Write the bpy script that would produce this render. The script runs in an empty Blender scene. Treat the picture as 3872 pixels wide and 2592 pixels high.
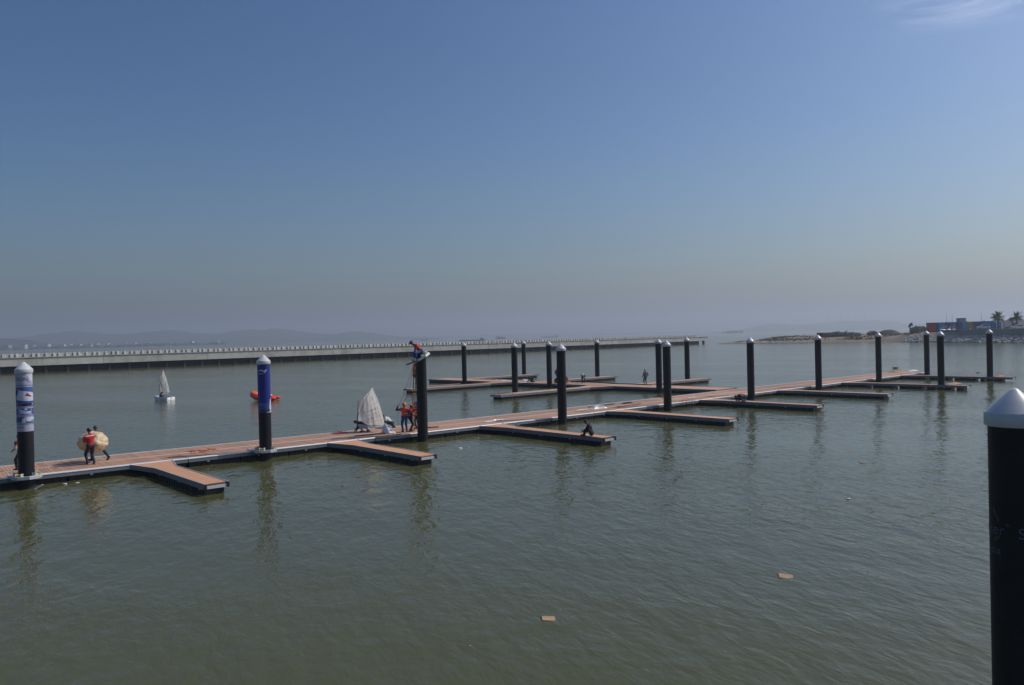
import bpy, bmesh, math, random
import numpy as np
from mathutils import Vector, Matrix, Euler
from mathutils import noise as mnoise
R = math.radians
random.seed(7)
sc = bpy.context.scene
col = sc.collection

# ------------------------------------------------------------------ camera
CAMH = 6.05
cam_d = bpy.data.cameras.new('camera'); cam = bpy.data.objects.new('camera', cam_d); col.objects.link(cam)
cam_d.sensor_width = 36.0; cam_d.lens = 3000 / 3872 * 36.0
cam_d.clip_start = 0.1; cam_d.clip_end = 30000
_ph = math.atan(21.8 / 3000); _th = math.atan(0.0226)
_fw = Vector((0, math.cos(_ph), -math.sin(_ph))); _up = Vector((0, math.sin(_ph), math.cos(_ph)))
_r = Vector((1, 0, 0))
_right = _r * math.cos(_th) - _up * math.sin(_th)
_up2 = _up * math.cos(_th) + _r * math.sin(_th)
cam.matrix_world = Matrix(((_right.x, _up2.x, -_fw.x, 0), (_right.y, _up2.y, -_fw.y, 0), (_right.z, _up2.z, -_fw.z, CAMH), (0, 0, 0, 1)))
sc.camera = cam

# ------------------------------------------------------------------ sky and sun
SUN_AZ, SUN_EL = R(72), R(47)           # azimuth clockwise from +Y
sundir = Vector((math.cos(SUN_EL) * math.sin(SUN_AZ), math.cos(SUN_EL) * math.cos(SUN_AZ), math.sin(SUN_EL)))
world = bpy.data.worlds.new('World'); sc.world = world; world.use_nodes = True
nt = world.node_tree; nt.nodes.clear()
n_out = nt.nodes.new('ShaderNodeOutputWorld'); n_bg = nt.nodes.new('ShaderNodeBackground')
n_sky = nt.nodes.new('ShaderNodeTexSky'); n_sky.sky_type = 'NISHITA'; n_sky.sun_disc = False
n_sky.sun_elevation = SUN_EL; n_sky.sun_rotation = SUN_AZ
n_sky.air_density = 1.1; n_sky.dust_density = 2.5; n_sky.ozone_density = 4.6; n_sky.altitude = 0
# thin cirrus high in the sky
n_tc = nt.nodes.new('ShaderNodeTexCoord'); n_sep = nt.nodes.new('ShaderNodeSeparateXYZ')
n_map = nt.nodes.new('ShaderNodeMapping'); n_map.inputs['Rotation'].default_value = (0, 0, R(20)); n_map.inputs['Scale'].default_value = (5.0, 11.0, 26.0)
n_map.inputs['Location'].default_value = (5.56, 1.14, 0.02)
n_no = nt.nodes.new('ShaderNodeTexNoise'); n_no.inputs['Scale'].default_value = 1.3; n_no.inputs['Detail'].default_value = 8; n_no.inputs['Roughness'].default_value = 0.55; n_no.inputs['Distortion'].default_value = 0.5
n_cr = nt.nodes.new('ShaderNodeMapRange'); n_cr.inputs['From Min'].default_value = 0.50; n_cr.inputs['From Max'].default_value = 0.72; n_cr.clamp = True
n_el = nt.nodes.new('ShaderNodeMapRange'); n_el.inputs['From Min'].default_value = 0.305; n_el.inputs['From Max'].default_value = 0.345; n_el.clamp = True
n_ex = nt.nodes.new('ShaderNodeMapRange'); n_ex.inputs['From Min'].default_value = 0.39; n_ex.inputs['From Max'].default_value = 0.47; n_ex.clamp = True   # the cirrus bank lies toward the sun
n_mx = nt.nodes.new('ShaderNodeMath'); n_mx.operation = 'MULTIPLY'
n_mu = nt.nodes.new('ShaderNodeMath'); n_mu.operation = 'MULTIPLY'
n_mu2 = nt.nodes.new('ShaderNodeMath'); n_mu2.operation = 'MULTIPLY'; n_mu2.inputs[1].default_value = 0.85
n_mix = nt.nodes.new('ShaderNodeMixRGB'); n_mix.inputs['Color2'].default_value = (17, 18.5, 22, 1)
L = nt.links.new
L(n_tc.outputs['Generated'], n_map.inputs['Vector']); L(n_map.outputs['Vector'], n_no.inputs['Vector'])
L(n_tc.outputs['Generated'], n_sep.inputs[0]); L(n_sep.outputs['Z'], n_el.inputs['Value'])
L(n_no.outputs['Fac'], n_cr.inputs['Value']); L(n_cr.outputs[0], n_mu.inputs[0]); L(n_el.outputs[0], n_mx.inputs[0]); L(n_sep.outputs['X'], n_ex.inputs['Value']); L(n_ex.outputs[0], n_mx.inputs[1]); L(n_mx.outputs[0], n_mu.inputs[1])
n_ga = nt.nodes.new('ShaderNodeGamma'); n_ga.inputs['Gamma'].default_value = 1.38; L(n_sky.outputs[0], n_ga.inputs['Color'])
L(n_mu.outputs[0], n_mu2.inputs[0]); L(n_mu2.outputs[0], n_mix.inputs['Fac']); n_hs = nt.nodes.new('ShaderNodeHueSaturation'); n_hs.inputs['Saturation'].default_value = 1.08; L(n_ga.outputs[0], n_hs.inputs['Color']); L(n_hs.outputs[0], n_mix.inputs['Color1'])
L(n_mix.outputs[0], n_bg.inputs['Color']); n_bg.inputs['Strength'].default_value = 0.058
L(n_bg.outputs[0], n_out.inputs['Surface'])
sun_d = bpy.data.lights.new('sun', 'SUN'); sun_d.energy = 3.2; sun_d.angle = R(0.55); sun_d.color = (1.0, 0.93, 0.84)
sun = bpy.data.objects.new('sun', sun_d); col.objects.link(sun)
sun.rotation_euler = (-sundir).to_track_quat('-Z', 'Y').to_euler(); sun.location = sundir * 60
sc.view_settings.view_transform = 'Standard'; sc.view_settings.look = 'None'
sc.view_settings.exposure = -0.35; sc.view_settings.gamma = 1.0; sc.view_settings.use_curve_mapping = False
sc.render.engine = 'CYCLES'

# ------------------------------------------------------------------ materials
def mat(name, color, rough=0.6, metal=0.0, var=0.12, nscale=6.0, bump=0.0, bscale=40.0, spec=0.5, stretch=(1, 1, 1), dirt=None):
    m = bpy.data.materials.new(name); m.use_nodes = True; t = m.node_tree; b = t.nodes['Principled BSDF']
    b.inputs['Roughness'].default_value = rough; b.inputs['Metallic'].default_value = metal
    b.inputs['Specular IOR Level'].default_value = spec
    tc = t.nodes.new('ShaderNodeTexCoord'); mp = t.nodes.new('ShaderNodeMapping'); mp.inputs['Scale'].default_value = stretch
    t.links.new(tc.outputs['Object'], mp.inputs['Vector'])
    no = t.nodes.new('ShaderNodeTexNoise'); no.inputs['Scale'].default_value = nscale; no.inputs['Detail'].default_value = 6; no.inputs['Roughness'].default_value = 0.62
    t.links.new(mp.outputs[0], no.inputs['Vector'])
    oi = t.nodes.new('ShaderNodeObjectInfo')
    ad = t.nodes.new('ShaderNodeMath'); ad.operation = 'MULTIPLY_ADD'; ad.inputs[1].default_value = 0.35; 
    t.links.new(oi.outputs['Random'], ad.inputs[0]); t.links.new(no.outputs['Fac'], ad.inputs[2])
    ra = t.nodes.new('ShaderNodeValToRGB'); e = ra.color_ramp.elements
    lo = [max(0, c * (1 - var * 2.2)) for c in color]; hi = [min(1, c * (1 + var * 1.6)) for c in color]
    e[0].position = 0.3; e[0].color = (*lo, 1); e[1].position = 1.05 if False else 1.0; e[1].color = (*hi, 1)
    t.links.new(ad.outputs[0], ra.inputs[0]); src = ra.outputs[0]
    if dirt:
        n2 = t.nodes.new('ShaderNodeTexNoise'); n2.inputs['Scale'].default_value = dirt[1]; n2.inputs['Detail'].default_value = 8; n2.inputs['Roughness'].default_value = 0.7
        t.links.new(tc.outputs['Object'], n2.inputs['Vector'])
        mr = t.nodes.new('ShaderNodeMapRange'); mr.inputs['From Min'].default_value = dirt[2]; mr.inputs['From Max'].default_value = dirt[2] + 0.18
        t.links.new(n2.outputs['Fac'], mr.inputs['Value'])
        mx = t.nodes.new('ShaderNodeMixRGB'); mx.inputs['Color2'].default_value = (*dirt[0], 1)
        t.links.new(mr.outputs[0], mx.inputs['Fac']); t.links.new(src, mx.inputs['Color1']); src = mx.outputs[0]
    t.links.new(src, b.inputs['Base Color'])
    if bump:
        n3 = t.nodes.new('ShaderNodeTexNoise'); n3.inputs['Scale'].default_value = bscale; n3.inputs['Detail'].default_value = 5
        t.links.new(mp.outputs[0], n3.inputs['Vector'])
        bp = t.nodes.new('ShaderNodeBump'); bp.inputs['Strength'].default_value = bump; bp.inputs['Distance'].default_value = 0.02
        t.links.new(n3.outputs['Fac'], bp.inputs['Height']); t.links.new(bp.outputs[0], b.inputs['Normal'])
    return m
M = {}
def mk(k, *a, **kw): M[k] = mat(k, *a, **kw)
mk('deck', (0.47, 0.268, 0.165), 0.65, var=0.16, nscale=3, stretch=(1, 12, 1), bump=0.25, bscale=60, dirt=((0.42, 0.31, 0.23), 1.3, 0.61))
mk('finger_deck', (0.60, 0.32, 0.175), 0.6, var=0.12, nscale=2, stretch=(12, 1, 1), bump=0.25, bscale=60, dirt=((0.50, 0.36, 0.24), 1.1, 0.60))
mk('aluminium', (0.60, 0.62, 0.65), 0.55, 0.1, var=0.08, nscale=9, dirt=((0.42, 0.42, 0.40), 3.0, 0.60))
mk('fascia', (0.23, 0.25, 0.27), 0.55, 0.25, var=0.12, nscale=7, dirt=((0.13, 0.13, 0.12), 3.5, 0.58))
mk('float', (0.012, 0.013, 0.016), 0.55, var=0.3, nscale=8, dirt=((0.035, 0.035, 0.028), 4, 0.58))
mk('pile', (0.010, 0.011, 0.015), 0.5, spec=0.3, var=0.25, nscale=5, bump=0.12, bscale=15, dirt=((0.03, 0.031, 0.033), 2.0, 0.62))
mk('weed', (0.020, 0.019, 0.012), 0.75, var=0.4, nscale=14, bump=0.5, bscale=40)
mk('cap', (0.57, 0.585, 0.61), 0.35, var=0.05, nscale=5, dirt=((0.52, 0.52, 0.50), 3.0, 0.62))
mk('galv', (0.60, 0.62, 0.63), 0.45, 0.3, var=0.12, nscale=14)
mk('roller', (0.45, 0.36, 0.05), 0.5)
mk('concrete', (0.47, 0.465, 0.42), 0.85, var=0.14, nscale=0.35, bump=0.3, bscale=3, dirt=((0.31, 0.30, 0.26), 0.16, 0.52))
mk('concrete_light', (0.46, 0.46, 0.42), 0.85, var=0.12, nscale=0.6)
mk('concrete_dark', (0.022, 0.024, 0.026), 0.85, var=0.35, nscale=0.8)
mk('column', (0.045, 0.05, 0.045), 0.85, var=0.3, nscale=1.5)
mk('orange', (0.80, 0.10, 0.03), 0.45, var=0.1, nscale=5)
mk('rope_red', (0.55, 0.07, 0.04), 0.8, var=0.15)
mk('rope', (0.30, 0.14, 0.10), 0.9)
mk('wood', (0.22, 0.14, 0.085), 0.75, var=0.25, nscale=4, stretch=(1, 1, 6))
mk('wood_dark', (0.10, 0.055, 0.04), 0.75, var=0.25, nscale=4)
mk('plastic', (0.62, 0.62, 0.60), 0.25, var=0.15, nscale=8)
mk('sail', (0.74, 0.73, 0.69), 0.8, var=0.05, nscale=2.5, dirt=((0.52, 0.46, 0.34), 1.6, 0.60))
mk('print_red', (0.68, 0.30, 0.22), 0.8); mk('print_red_faded', (0.62, 0.40, 0.34), 0.8); mk('print_dark', (0.24, 0.24, 0.27), 0.8); mk('print_grey', (0.40, 0.40, 0.41), 0.8)
def translucent(m, k):
    t_ = m.node_tree; b_ = t_.nodes['Principled BSDF']; tr = t_.nodes.new('ShaderNodeBsdfTranslucent'); mx = t_.nodes.new('ShaderNodeMixShader'); mx.inputs[0].default_value = k
    ou_ = t_.nodes['Material Output']; src = b_.inputs['Base Color'].links[0].from_socket
    t_.links.new(src, tr.inputs['Color']); t_.links.new(b_.outputs[0], mx.inputs[1]); t_.links.new(tr.outputs[0], mx.inputs[2]); t_.links.new(mx.outputs[0], ou_.inputs['Surface'])
translucent(M['sail'], 0.6)
mk('hull', (0.72, 0.72, 0.72), 0.35, var=0.05); mk('mast', (0.14, 0.09, 0.09), 0.5)
mk('ball', (0.70, 0.55, 0.34), 0.5, var=0.16, nscale=4, bump=0.8, bscale=7, dirt=((0.72, 0.62, 0.44), 2.0, 0.55))
mk('skin', (0.28, 0.16, 0.105), 0.6, var=0.05); mk('hair', (0.012, 0.011, 0.012), 0.5)
mk('shoe', (0.03, 0.028, 0.028), 0.6); mk('shoe_pale', (0.35, 0.34, 0.33), 0.6)
for k, c in dict(red=(0.42, 0.025, 0.03), black=(0.014, 0.014, 0.018), navy=(0.022, 0.028, 0.06), blue=(0.03, 0.085, 0.24), vest=(0.85, 0.085, 0.03), vest_dark=(0.62, 0.06, 0.045),
                 white=(0.66, 0.66, 0.68), jeans=(0.13, 0.16, 0.24), khaki=(0.30, 0.22, 0.14), olive=(0.045, 0.055, 0.045), grey=(0.09, 0.10, 0.11), maroon=(0.13, 0.02, 0.03), tan=(0.35, 0.14, 0.07), palegrey=(0.36, 0.37, 0.40)).items():
    mk('cloth_' + k, c, 0.85, var=0.14, nscale=9, bump=0.35, bscale=14)
for k, c in dict(orange=(0.80, 0.16, 0.03), yellow=(0.62, 0.48, 0.06), blue=(0.02, 0.06, 0.30), white=(0.7, 0.7, 0.68), red=(0.55, 0.04, 0.03)).items():
    mk('helmet_' + k, c, 0.35, var=0.03)
mk('cardboard', (0.40, 0.26, 0.155), 0.85, var=0.12, nscale=5); mk('foam', (0.75, 0.74, 0.70), 0.9)
mk('sand', (0.20, 0.155, 0.108), 0.95, var=0.2, nscale=0.12, bump=0.6, bscale=0.8, dirt=((0.20, 0.15, 0.10), 0.06, 0.54))
mk('scrub', (0.13, 0.095, 0.05), 0.95, var=0.3, nscale=0.3)
mk('rock', (0.30, 0.30, 0.28), 0.9, var=0.35, nscale=0.9, bump=0.5, bscale=3)
mk('wall_grey', (0.22, 0.23, 0.24), 0.9, var=0.1, nscale=0.4)
mk('hill', (0.045, 0.060, 0.035), 0.95, var=0.3, nscale=0.004, dirt=((0.09, 0.085, 0.06), 0.006, 0.60))
mk('leaf', (0.050, 0.075, 0.030), 0.7, var=0.3, nscale=1.5); mk('leaf_dark', (0.026, 0.040, 0.020), 0.7, var=0.3, nscale=1.5); mk('bark', (0.12, 0.09, 0.065), 0.9)
mk('frond', (0.045, 0.070, 0.035), 0.6, var=0.25, nscale=2)
mk('house_white', (0.62, 0.61, 0.58), 0.8, var=0.05); mk('house_tan', (0.42, 0.33, 0.26), 0.8); mk('glass_dark', (0.05, 0.06, 0.07), 0.2)
mk('tent', (0.72, 0.73, 0.74), 0.7, var=0.04)
for k, c in dict(red=(0.42, 0.02, 0.03), blue=(0.025, 0.07, 0.27), sky=(0.10, 0.27, 0.50), cyan=(0.07, 0.30, 0.42), deep=(0.02, 0.05, 0.20), green=(0.12, 0.36, 0.20), yellow=(0.60, 0.46, 0.10), orange=(0.50, 0.19, 0.09), azure=(0.04, 0.17, 0.42), white=(0.6, 0.62, 0.66)).items():
    mk('banner_' + k, tuple(min(.8, q * 1.2) for q in c), 0.7, var=0.25, nscale=0.35)
mk('ship_dark', (0.06, 0.06, 0.065), 0.7); mk('ship_red', (0.25, 0.09, 0.07), 0.7); mk('ship_pale', (0.45, 0.46, 0.46), 0.7)
mk('steel', (0.25, 0.26, 0.27), 0.6); mk('car_white', (0.75, 0.75, 0.76), 0.15, var=0.02); mk('tyre', (0.02, 0.02, 0.02), 0.8)
mk('wrap_pale', (0.42, 0.42, 0.56), 0.5, var=0.06, nscale=3); mk('wrap_blue', (0.012, 0.022, 0.23), 0.45, var=0.15, nscale=2); mk('wrap_mid', (0.025, 0.085, 0.35), 0.45)
mk('wrap_navy', (0.02, 0.03, 0.10), 0.45); mk('wrap_photo', (0.06, 0.13, 0.36), 0.45, var=0.4, nscale=22); mk('wrap_dark', (0.015, 0.012, 0.016), 0.45); mk('wrap_white', (0.52, 0.54, 0.66), 0.45); mk('wrap_red', (0.22, 0.04, 0.04), 0.45); mk('wrap_cyan', (0.12, 0.35, 0.48), 0.45)
mk('letter_dim', (0.075, 0.095, 0.145), 0.5); mk('letter_faint', (0.04, 0.042, 0.04), 0.5)

# ------------------------------------------------------------------ helpers
class MB:
    def __init__(s): s.v = []; s.f = []
    def add(s, vs, fs):
        o = len(s.v); s.v += [tuple(p) for p in vs]; s.f += [tuple(i + o for i in q) for q in fs]; return s
    def box(s, a, b, T=None, bev=0.0):
        x0, y0, z0 = a; x1, y1, z1 = b
        vs = [(x, y, z) for z in (z0, z1) for y in (y0, y1) for x in (x0, x1)]
        if T: vs = [T @ Vector(p) for p in vs]
        return s.add(vs, [(0, 2, 3, 1), (4, 5, 7, 6), (0, 1, 5, 4), (2, 6, 7, 3), (0, 4, 6, 2), (1, 3, 7, 5)])
    def prism(s, poly, z0, z1):       # poly in xy, counter-clockwise
        n = len(poly); vs = [(x, y, z0) for x, y in poly] + [(x, y, z1) for x, y in poly]
        return s.add(vs, [tuple(range(n - 1, -1, -1)), tuple(range(n, 2 * n))] + [(i, (i + 1) % n, n + (i + 1) % n, n + i) for i in range(n)])
    def extr(s, prof, y0, y1):         # profile in (x,z) extruded along y
        n = len(prof); vs = [(x, y0, z) for x, z in prof] + [(x, y1, z) for x, z in prof]
        return s.add(vs, [tuple(range(n)), tuple(range(2 * n - 1, n - 1, -1))] + [(i, n + i, n + (i + 1) % n, (i + 1) % n) for i in range(n)])
    def lathe(s, prof, n=24, c=(0, 0), cap=True):
        vs = []; fs = []
        for r, z in prof:
            for k in range(n):
                a = 2 * math.pi * k / n; vs.append((c[0] + r * math.cos(a), c[1] + r * math.sin(a), z))
        for i in range(len(prof) - 1):
            for k in range(n):
                fs.append((i * n + k, i * n + (k + 1) % n, (i + 1) * n + (k + 1) % n, (i + 1) * n + k))
        if cap: fs += [tuple(range(n - 1, -1, -1)), tuple(range((len(prof) - 1) * n, len(prof) * n))]
        return s.add(vs, fs)
    def tube(s, pts, r, n=8, cap=True):
        pts = [Vector(p) for p in pts]; rs = r if isinstance(r, (list, tuple)) else [r] * len(pts)
        vs = []; fs = []; ref = None
        for i, p in enumerate(pts):
            d = (pts[min(i + 1, len(pts) - 1)] - pts[max(i - 1, 0)]).normalized()
            if ref is None: ref = Vector((0, 0, 1)) if abs(d.z) < 0.9 else Vector((1, 0, 0))
            a = d.cross(ref).normalized(); b = a.cross(d).normalized(); ref = b
            for k in range(n):
                t = 2 * math.pi * k / n; vs.append(p + (a * math.cos(t) + b * math.sin(t)) * rs[i])
        for i in range(len(pts) - 1):
            for k in range(n): fs.append((i * n + k, (i + 1) * n + k, (i + 1) * n + (k + 1) % n, i * n + (k + 1) % n))
        if cap: fs += [tuple(range(n)), tuple(range(len(pts) * n - 1, (len(pts) - 1) * n - 1, -1))]
        return s.add(vs, fs)
    def ball(s, c, r, sub=2, jit=0.0, T=None):
        bm = bmesh.new(); bmesh.ops.create_icosphere(bm, subdivisions=sub, radius=1.0)
        rr = r if isinstance(r, (tuple, list)) else (r, r, r); vs = []
        for v in bm.verts:
            k = 1 + random.uniform(-jit, jit); q = Vector((v.co.x * rr[0] * k, v.co.y * rr[1] * k, v.co.z * rr[2] * k))
            if T: q = T @ q
            vs.append(q + Vector(c))
        fs = [tuple(v.index for v in f.verts) for f in bm.faces]; bm.free()
        return s.add(vs, fs)
    def mesh(s, name, m=None, smooth=False):
        me = bpy.data.meshes.new(name); me.from_pydata(s.v, [], s.f); me.validate()
        bm = bmesh.new(); bm.from_mesh(me); bmesh.ops.recalc_face_normals(bm, faces=bm.faces); bm.to_mesh(me); bm.free()
        if m: me.materials.append(M[m] if isinstance(m, str) else m)
        if smooth:
            for p in me.polygons: p.use_smooth = True
        return me
    def obj(s, name, m, parent=None, smooth=False, bevel=0, **tags):
        return link(name, s.mesh(name, m, smooth), parent, bevel, **tags)
def link(name, me, parent=None, bevel=0, **tags):
    o = bpy.data.objects.new(name, me); col.objects.link(o)
    if parent is not None: o.parent = parent
    if bevel:
        b = o.modifiers.new('bevel', 'BEVEL'); b.width = bevel; b.segments = 2; b.limit_method = 'ANGLE'
    for k, v in tags.items(): o[k] = v
    return o
def empty(name, loc=(0, 0, 0), rz=0, label=None, cat=None, group=None):
    o = bpy.data.objects.new(name, None); col.objects.link(o); o.location = loc; o.rotation_euler = (0, 0, rz); o.empty_display_size = 0.2
    tag(o, label, cat, group); return o
def tag(o, label=None, cat=None, group=None, kind=None):
    if label: o['label'] = label
    if cat: o['category'] = cat
    if group: o['group'] = group
    if kind: o['kind'] = kind
    return o
def autosmooth(o, ang=40):
    me = o.data; bm = bmesh.new(); bm.from_mesh(me)
    for f in bm.faces: f.smooth = True
    for e in bm.edges:
        if len(e.link_faces) == 2 and e.calc_face_angle(0) > R(ang): e.smooth = False
    bm.to_mesh(me); bm.free(); return o
def text_mesh(body, size=1.0, extr=0.0):
    c = bpy.data.curves.new('lettering', 'FONT'); c.body = body; c.size = size; c.extrude = extr; c.align_x = 'CENTER'; c.align_y = 'CENTER'
    o = bpy.data.objects.new('lettering_tmp', c); col.objects.link(o)
    dg = bpy.context.evaluated_depsgraph_get(); me = bpy.data.meshes.new_from_object(o.evaluated_get(dg))
    bpy.data.objects.remove(o); bpy.data.curves.remove(c); return me
def map_mesh(me, fn, cut=0.0):
    bm = bmesh.new(); bm.from_mesh(me)
    if cut:
        bmesh.ops.triangulate(bm, faces=bm.faces)
        for _ in range(5):
            es = [e for e in bm.edges if abs(e.verts[0].co.x - e.verts[1].co.x) > cut]
            if not es: break
            bmesh.ops.subdivide_edges(bm, edges=es, cuts=1)
            bmesh.ops.triangulate(bm, faces=bm.faces)
    for v in bm.verts: v.co = fn(v.co)
    bm.to_mesh(me); bm.free(); return me
def poly_mesh(polys):
    me = bpy.data.meshes.new('print'); vs = []; fs = []
    for p in polys:
        o = len(vs); vs += [(x, y, 0) for x, y in p]; fs.append(tuple(range(o, o + len(p))))
    me.from_pydata(vs, [], fs); return me

# ------------------------------------------------------------------ water
U = Vector((0.7467, 0.66516, 0)); W = Vector((0.66516, -0.7467, 0))   # along the main walkway, along its fingers
DA = math.atan2(W.y, W.x)                                                # rotation whose local x = W, local y = U
DECK = 0.45
def dock(u, w, z=0.0): return U * u + W * w + Vector((0, 0, z))
wm = bpy.data.materials.new('murky_water'); wm.use_nodes = True; t = wm.node_tree; b = t.nodes['Principled BSDF']
b.inputs['Base Color'].default_value = (0.083, 0.086, 0.034, 1); b.inputs['Roughness'].default_value = 0.11; b.inputs['IOR'].default_value = 1.33
tc = t.nodes.new('ShaderNodeTexCoord')
def wnoise(rot, scale, stretch, detail=3, rough=0.5, dist=0.0):
    mp = t.nodes.new('ShaderNodeMapping'); mp.vector_type = 'TEXTURE'
    mp.inputs['Rotation'].default_value = (0, 0, rot); mp.inputs['Scale'].default_value = (1 / scale, stretch / scale, 1)
    no = t.nodes.new('ShaderNodeTexNoise'); no.inputs['Scale'].default_value = 1; no.inputs['Detail'].default_value = detail; no.inputs['Roughness'].default_value = rough; no.inputs['Distortion'].default_value = dist
    t.links.new(tc.outputs['Object'], mp.inputs['Vector']); t.links.new(mp.outputs[0], no.inputs['Vector']); return no
def mth(op, a, b2):
    n = t.nodes.new('ShaderNodeMath'); n.operation = op
    for i, q in enumerate((a, b2)):
        if isinstance(q, (int, float)): n.inputs[i].default_value = q
        else: t.links.new(q, n.inputs[i])
    return n.outputs[0]
w1 = wnoise(R(20), 2.4, 2.4, 3, 0.55, 0.3); w2 = wnoise(R(-12), 0.85, 1.6, 2, 0.5, 0.2); w3 = wnoise(R(48), 4.2, 1.8, 2, 0.5); w4 = wnoise(R(60), 0.05, 2.5, 3, 0.6)
h = mth('ADD', mth('MULTIPLY', w1.outputs['Fac'], 0.058), mth('MULTIPLY', w2.outputs['Fac'], 0.085))
h = mth('ADD', h, mth('MULTIPLY', w3.outputs['Fac'], 0.018))
patch = t.nodes.new('ShaderNodeMapRange'); patch.inputs['From Min'].default_value = 0.35; patch.inputs['From Max'].default_value = 0.65; patch.inputs['To Min'].default_value = 0.40; patch.inputs['To Max'].default_value = 1.25
t.links.new(w4.outputs['Fac'], patch.inputs['Value'])
bp = t.nodes.new('ShaderNodeBump'); bp.inputs['Strength'].default_value = 1.0; bp.inputs['Distance'].default_value = 1.0
t.links.new(mth('MULTIPLY', h, patch.outputs[0]), bp.inputs['Height']); t.links.new(bp.outputs[0], b.inputs['Normal'])
WX = 9000
water = MB().add([(-WX, -400, 0), (WX, -400, 0), (WX, 9000, 0), (-WX, 9000, 0)], [(0, 1, 2, 3)]).obj('water', wm)
tag(water, 'muddy green harbour water with small wind ripples', 'water', kind='structure')

# ------------------------------------------------------------------ pontoons
def edge_w(u): return float(np.interp(u, [-7, 3.5, 13.9, 24.3, 34, 42.3, 53.5, 66, 79, 92, 108.6], [-40.7, -40.2, -39.6, -39.15, -38.8, -38.7, -38.78, -39.05, -39.2, -39.35, -39.5]))
plank_cache = {}
def plank_mesh(w, L, m):
    k = (round(w, 4), round(L, 3), m)
    if k not in plank_cache:
        mb = MB(); c = 0.006; z1 = 0; z0 = -0.03
        prof = [(-w / 2, z0), (w / 2, z0), (w / 2, z1 - c), (w / 2 - c, z1), (-w / 2 + c, z1), (-w / 2, z1 - c)]
        n = 6; vs = [(-L / 2, y, z) for y, z in prof] + [(L / 2, y, z) for y, z in prof]
        mb.add(vs, [tuple(range(n)), tuple(range(2 * n - 1, n - 1, -1))] + [(i, n + i, n + (i + 1) % n, (i + 1) % n) for i in range(n)])
        plank_cache[k] = mb.mesh('plank', m)
    return plank_cache[k]
def float_block(x0, x1, y0, y1, z0, z1, rib_axis, parent, pitch=0.26):
    # black rotomoulded float with shallow vertical ribs
    mb = MB(); mb.box((x0, y0, z0), (x1, y1, z1))
    d = 0.025
    if rib_axis == 'y':
        n = max(1, int((y1 - y0) / pitch)); p = (y1 - y0) / n
        for i in range(n):
            a = y0 + i * p + p * 0.2; mb.box((x0 - d, a, z0 + 0.01), (x0 + 0.002, a + p * 0.6, z1 - 0.02)); mb.box((x1 - 0.002, a, z0 + 0.01), (x1 + d, a + p * 0.6, z1 - 0.02))
    else:
        n = max(1, int((x1 - x0) / pitch)); p = (x1 - x0) / n
        for i in range(n):
            a = x0 + i * p + p * 0.2; mb.box((a, y0 - d, z0 + 0.01), (a + p * 0.6, y0 + 0.002, z1 - 0.02)); mb.box((a, y1 - 0.002, z0 + 0.01), (a + p * 0.6, y1 + d, z1 - 0.02))
    return mb.obj('float', 'float', parent)
PW = 0.148
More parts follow.
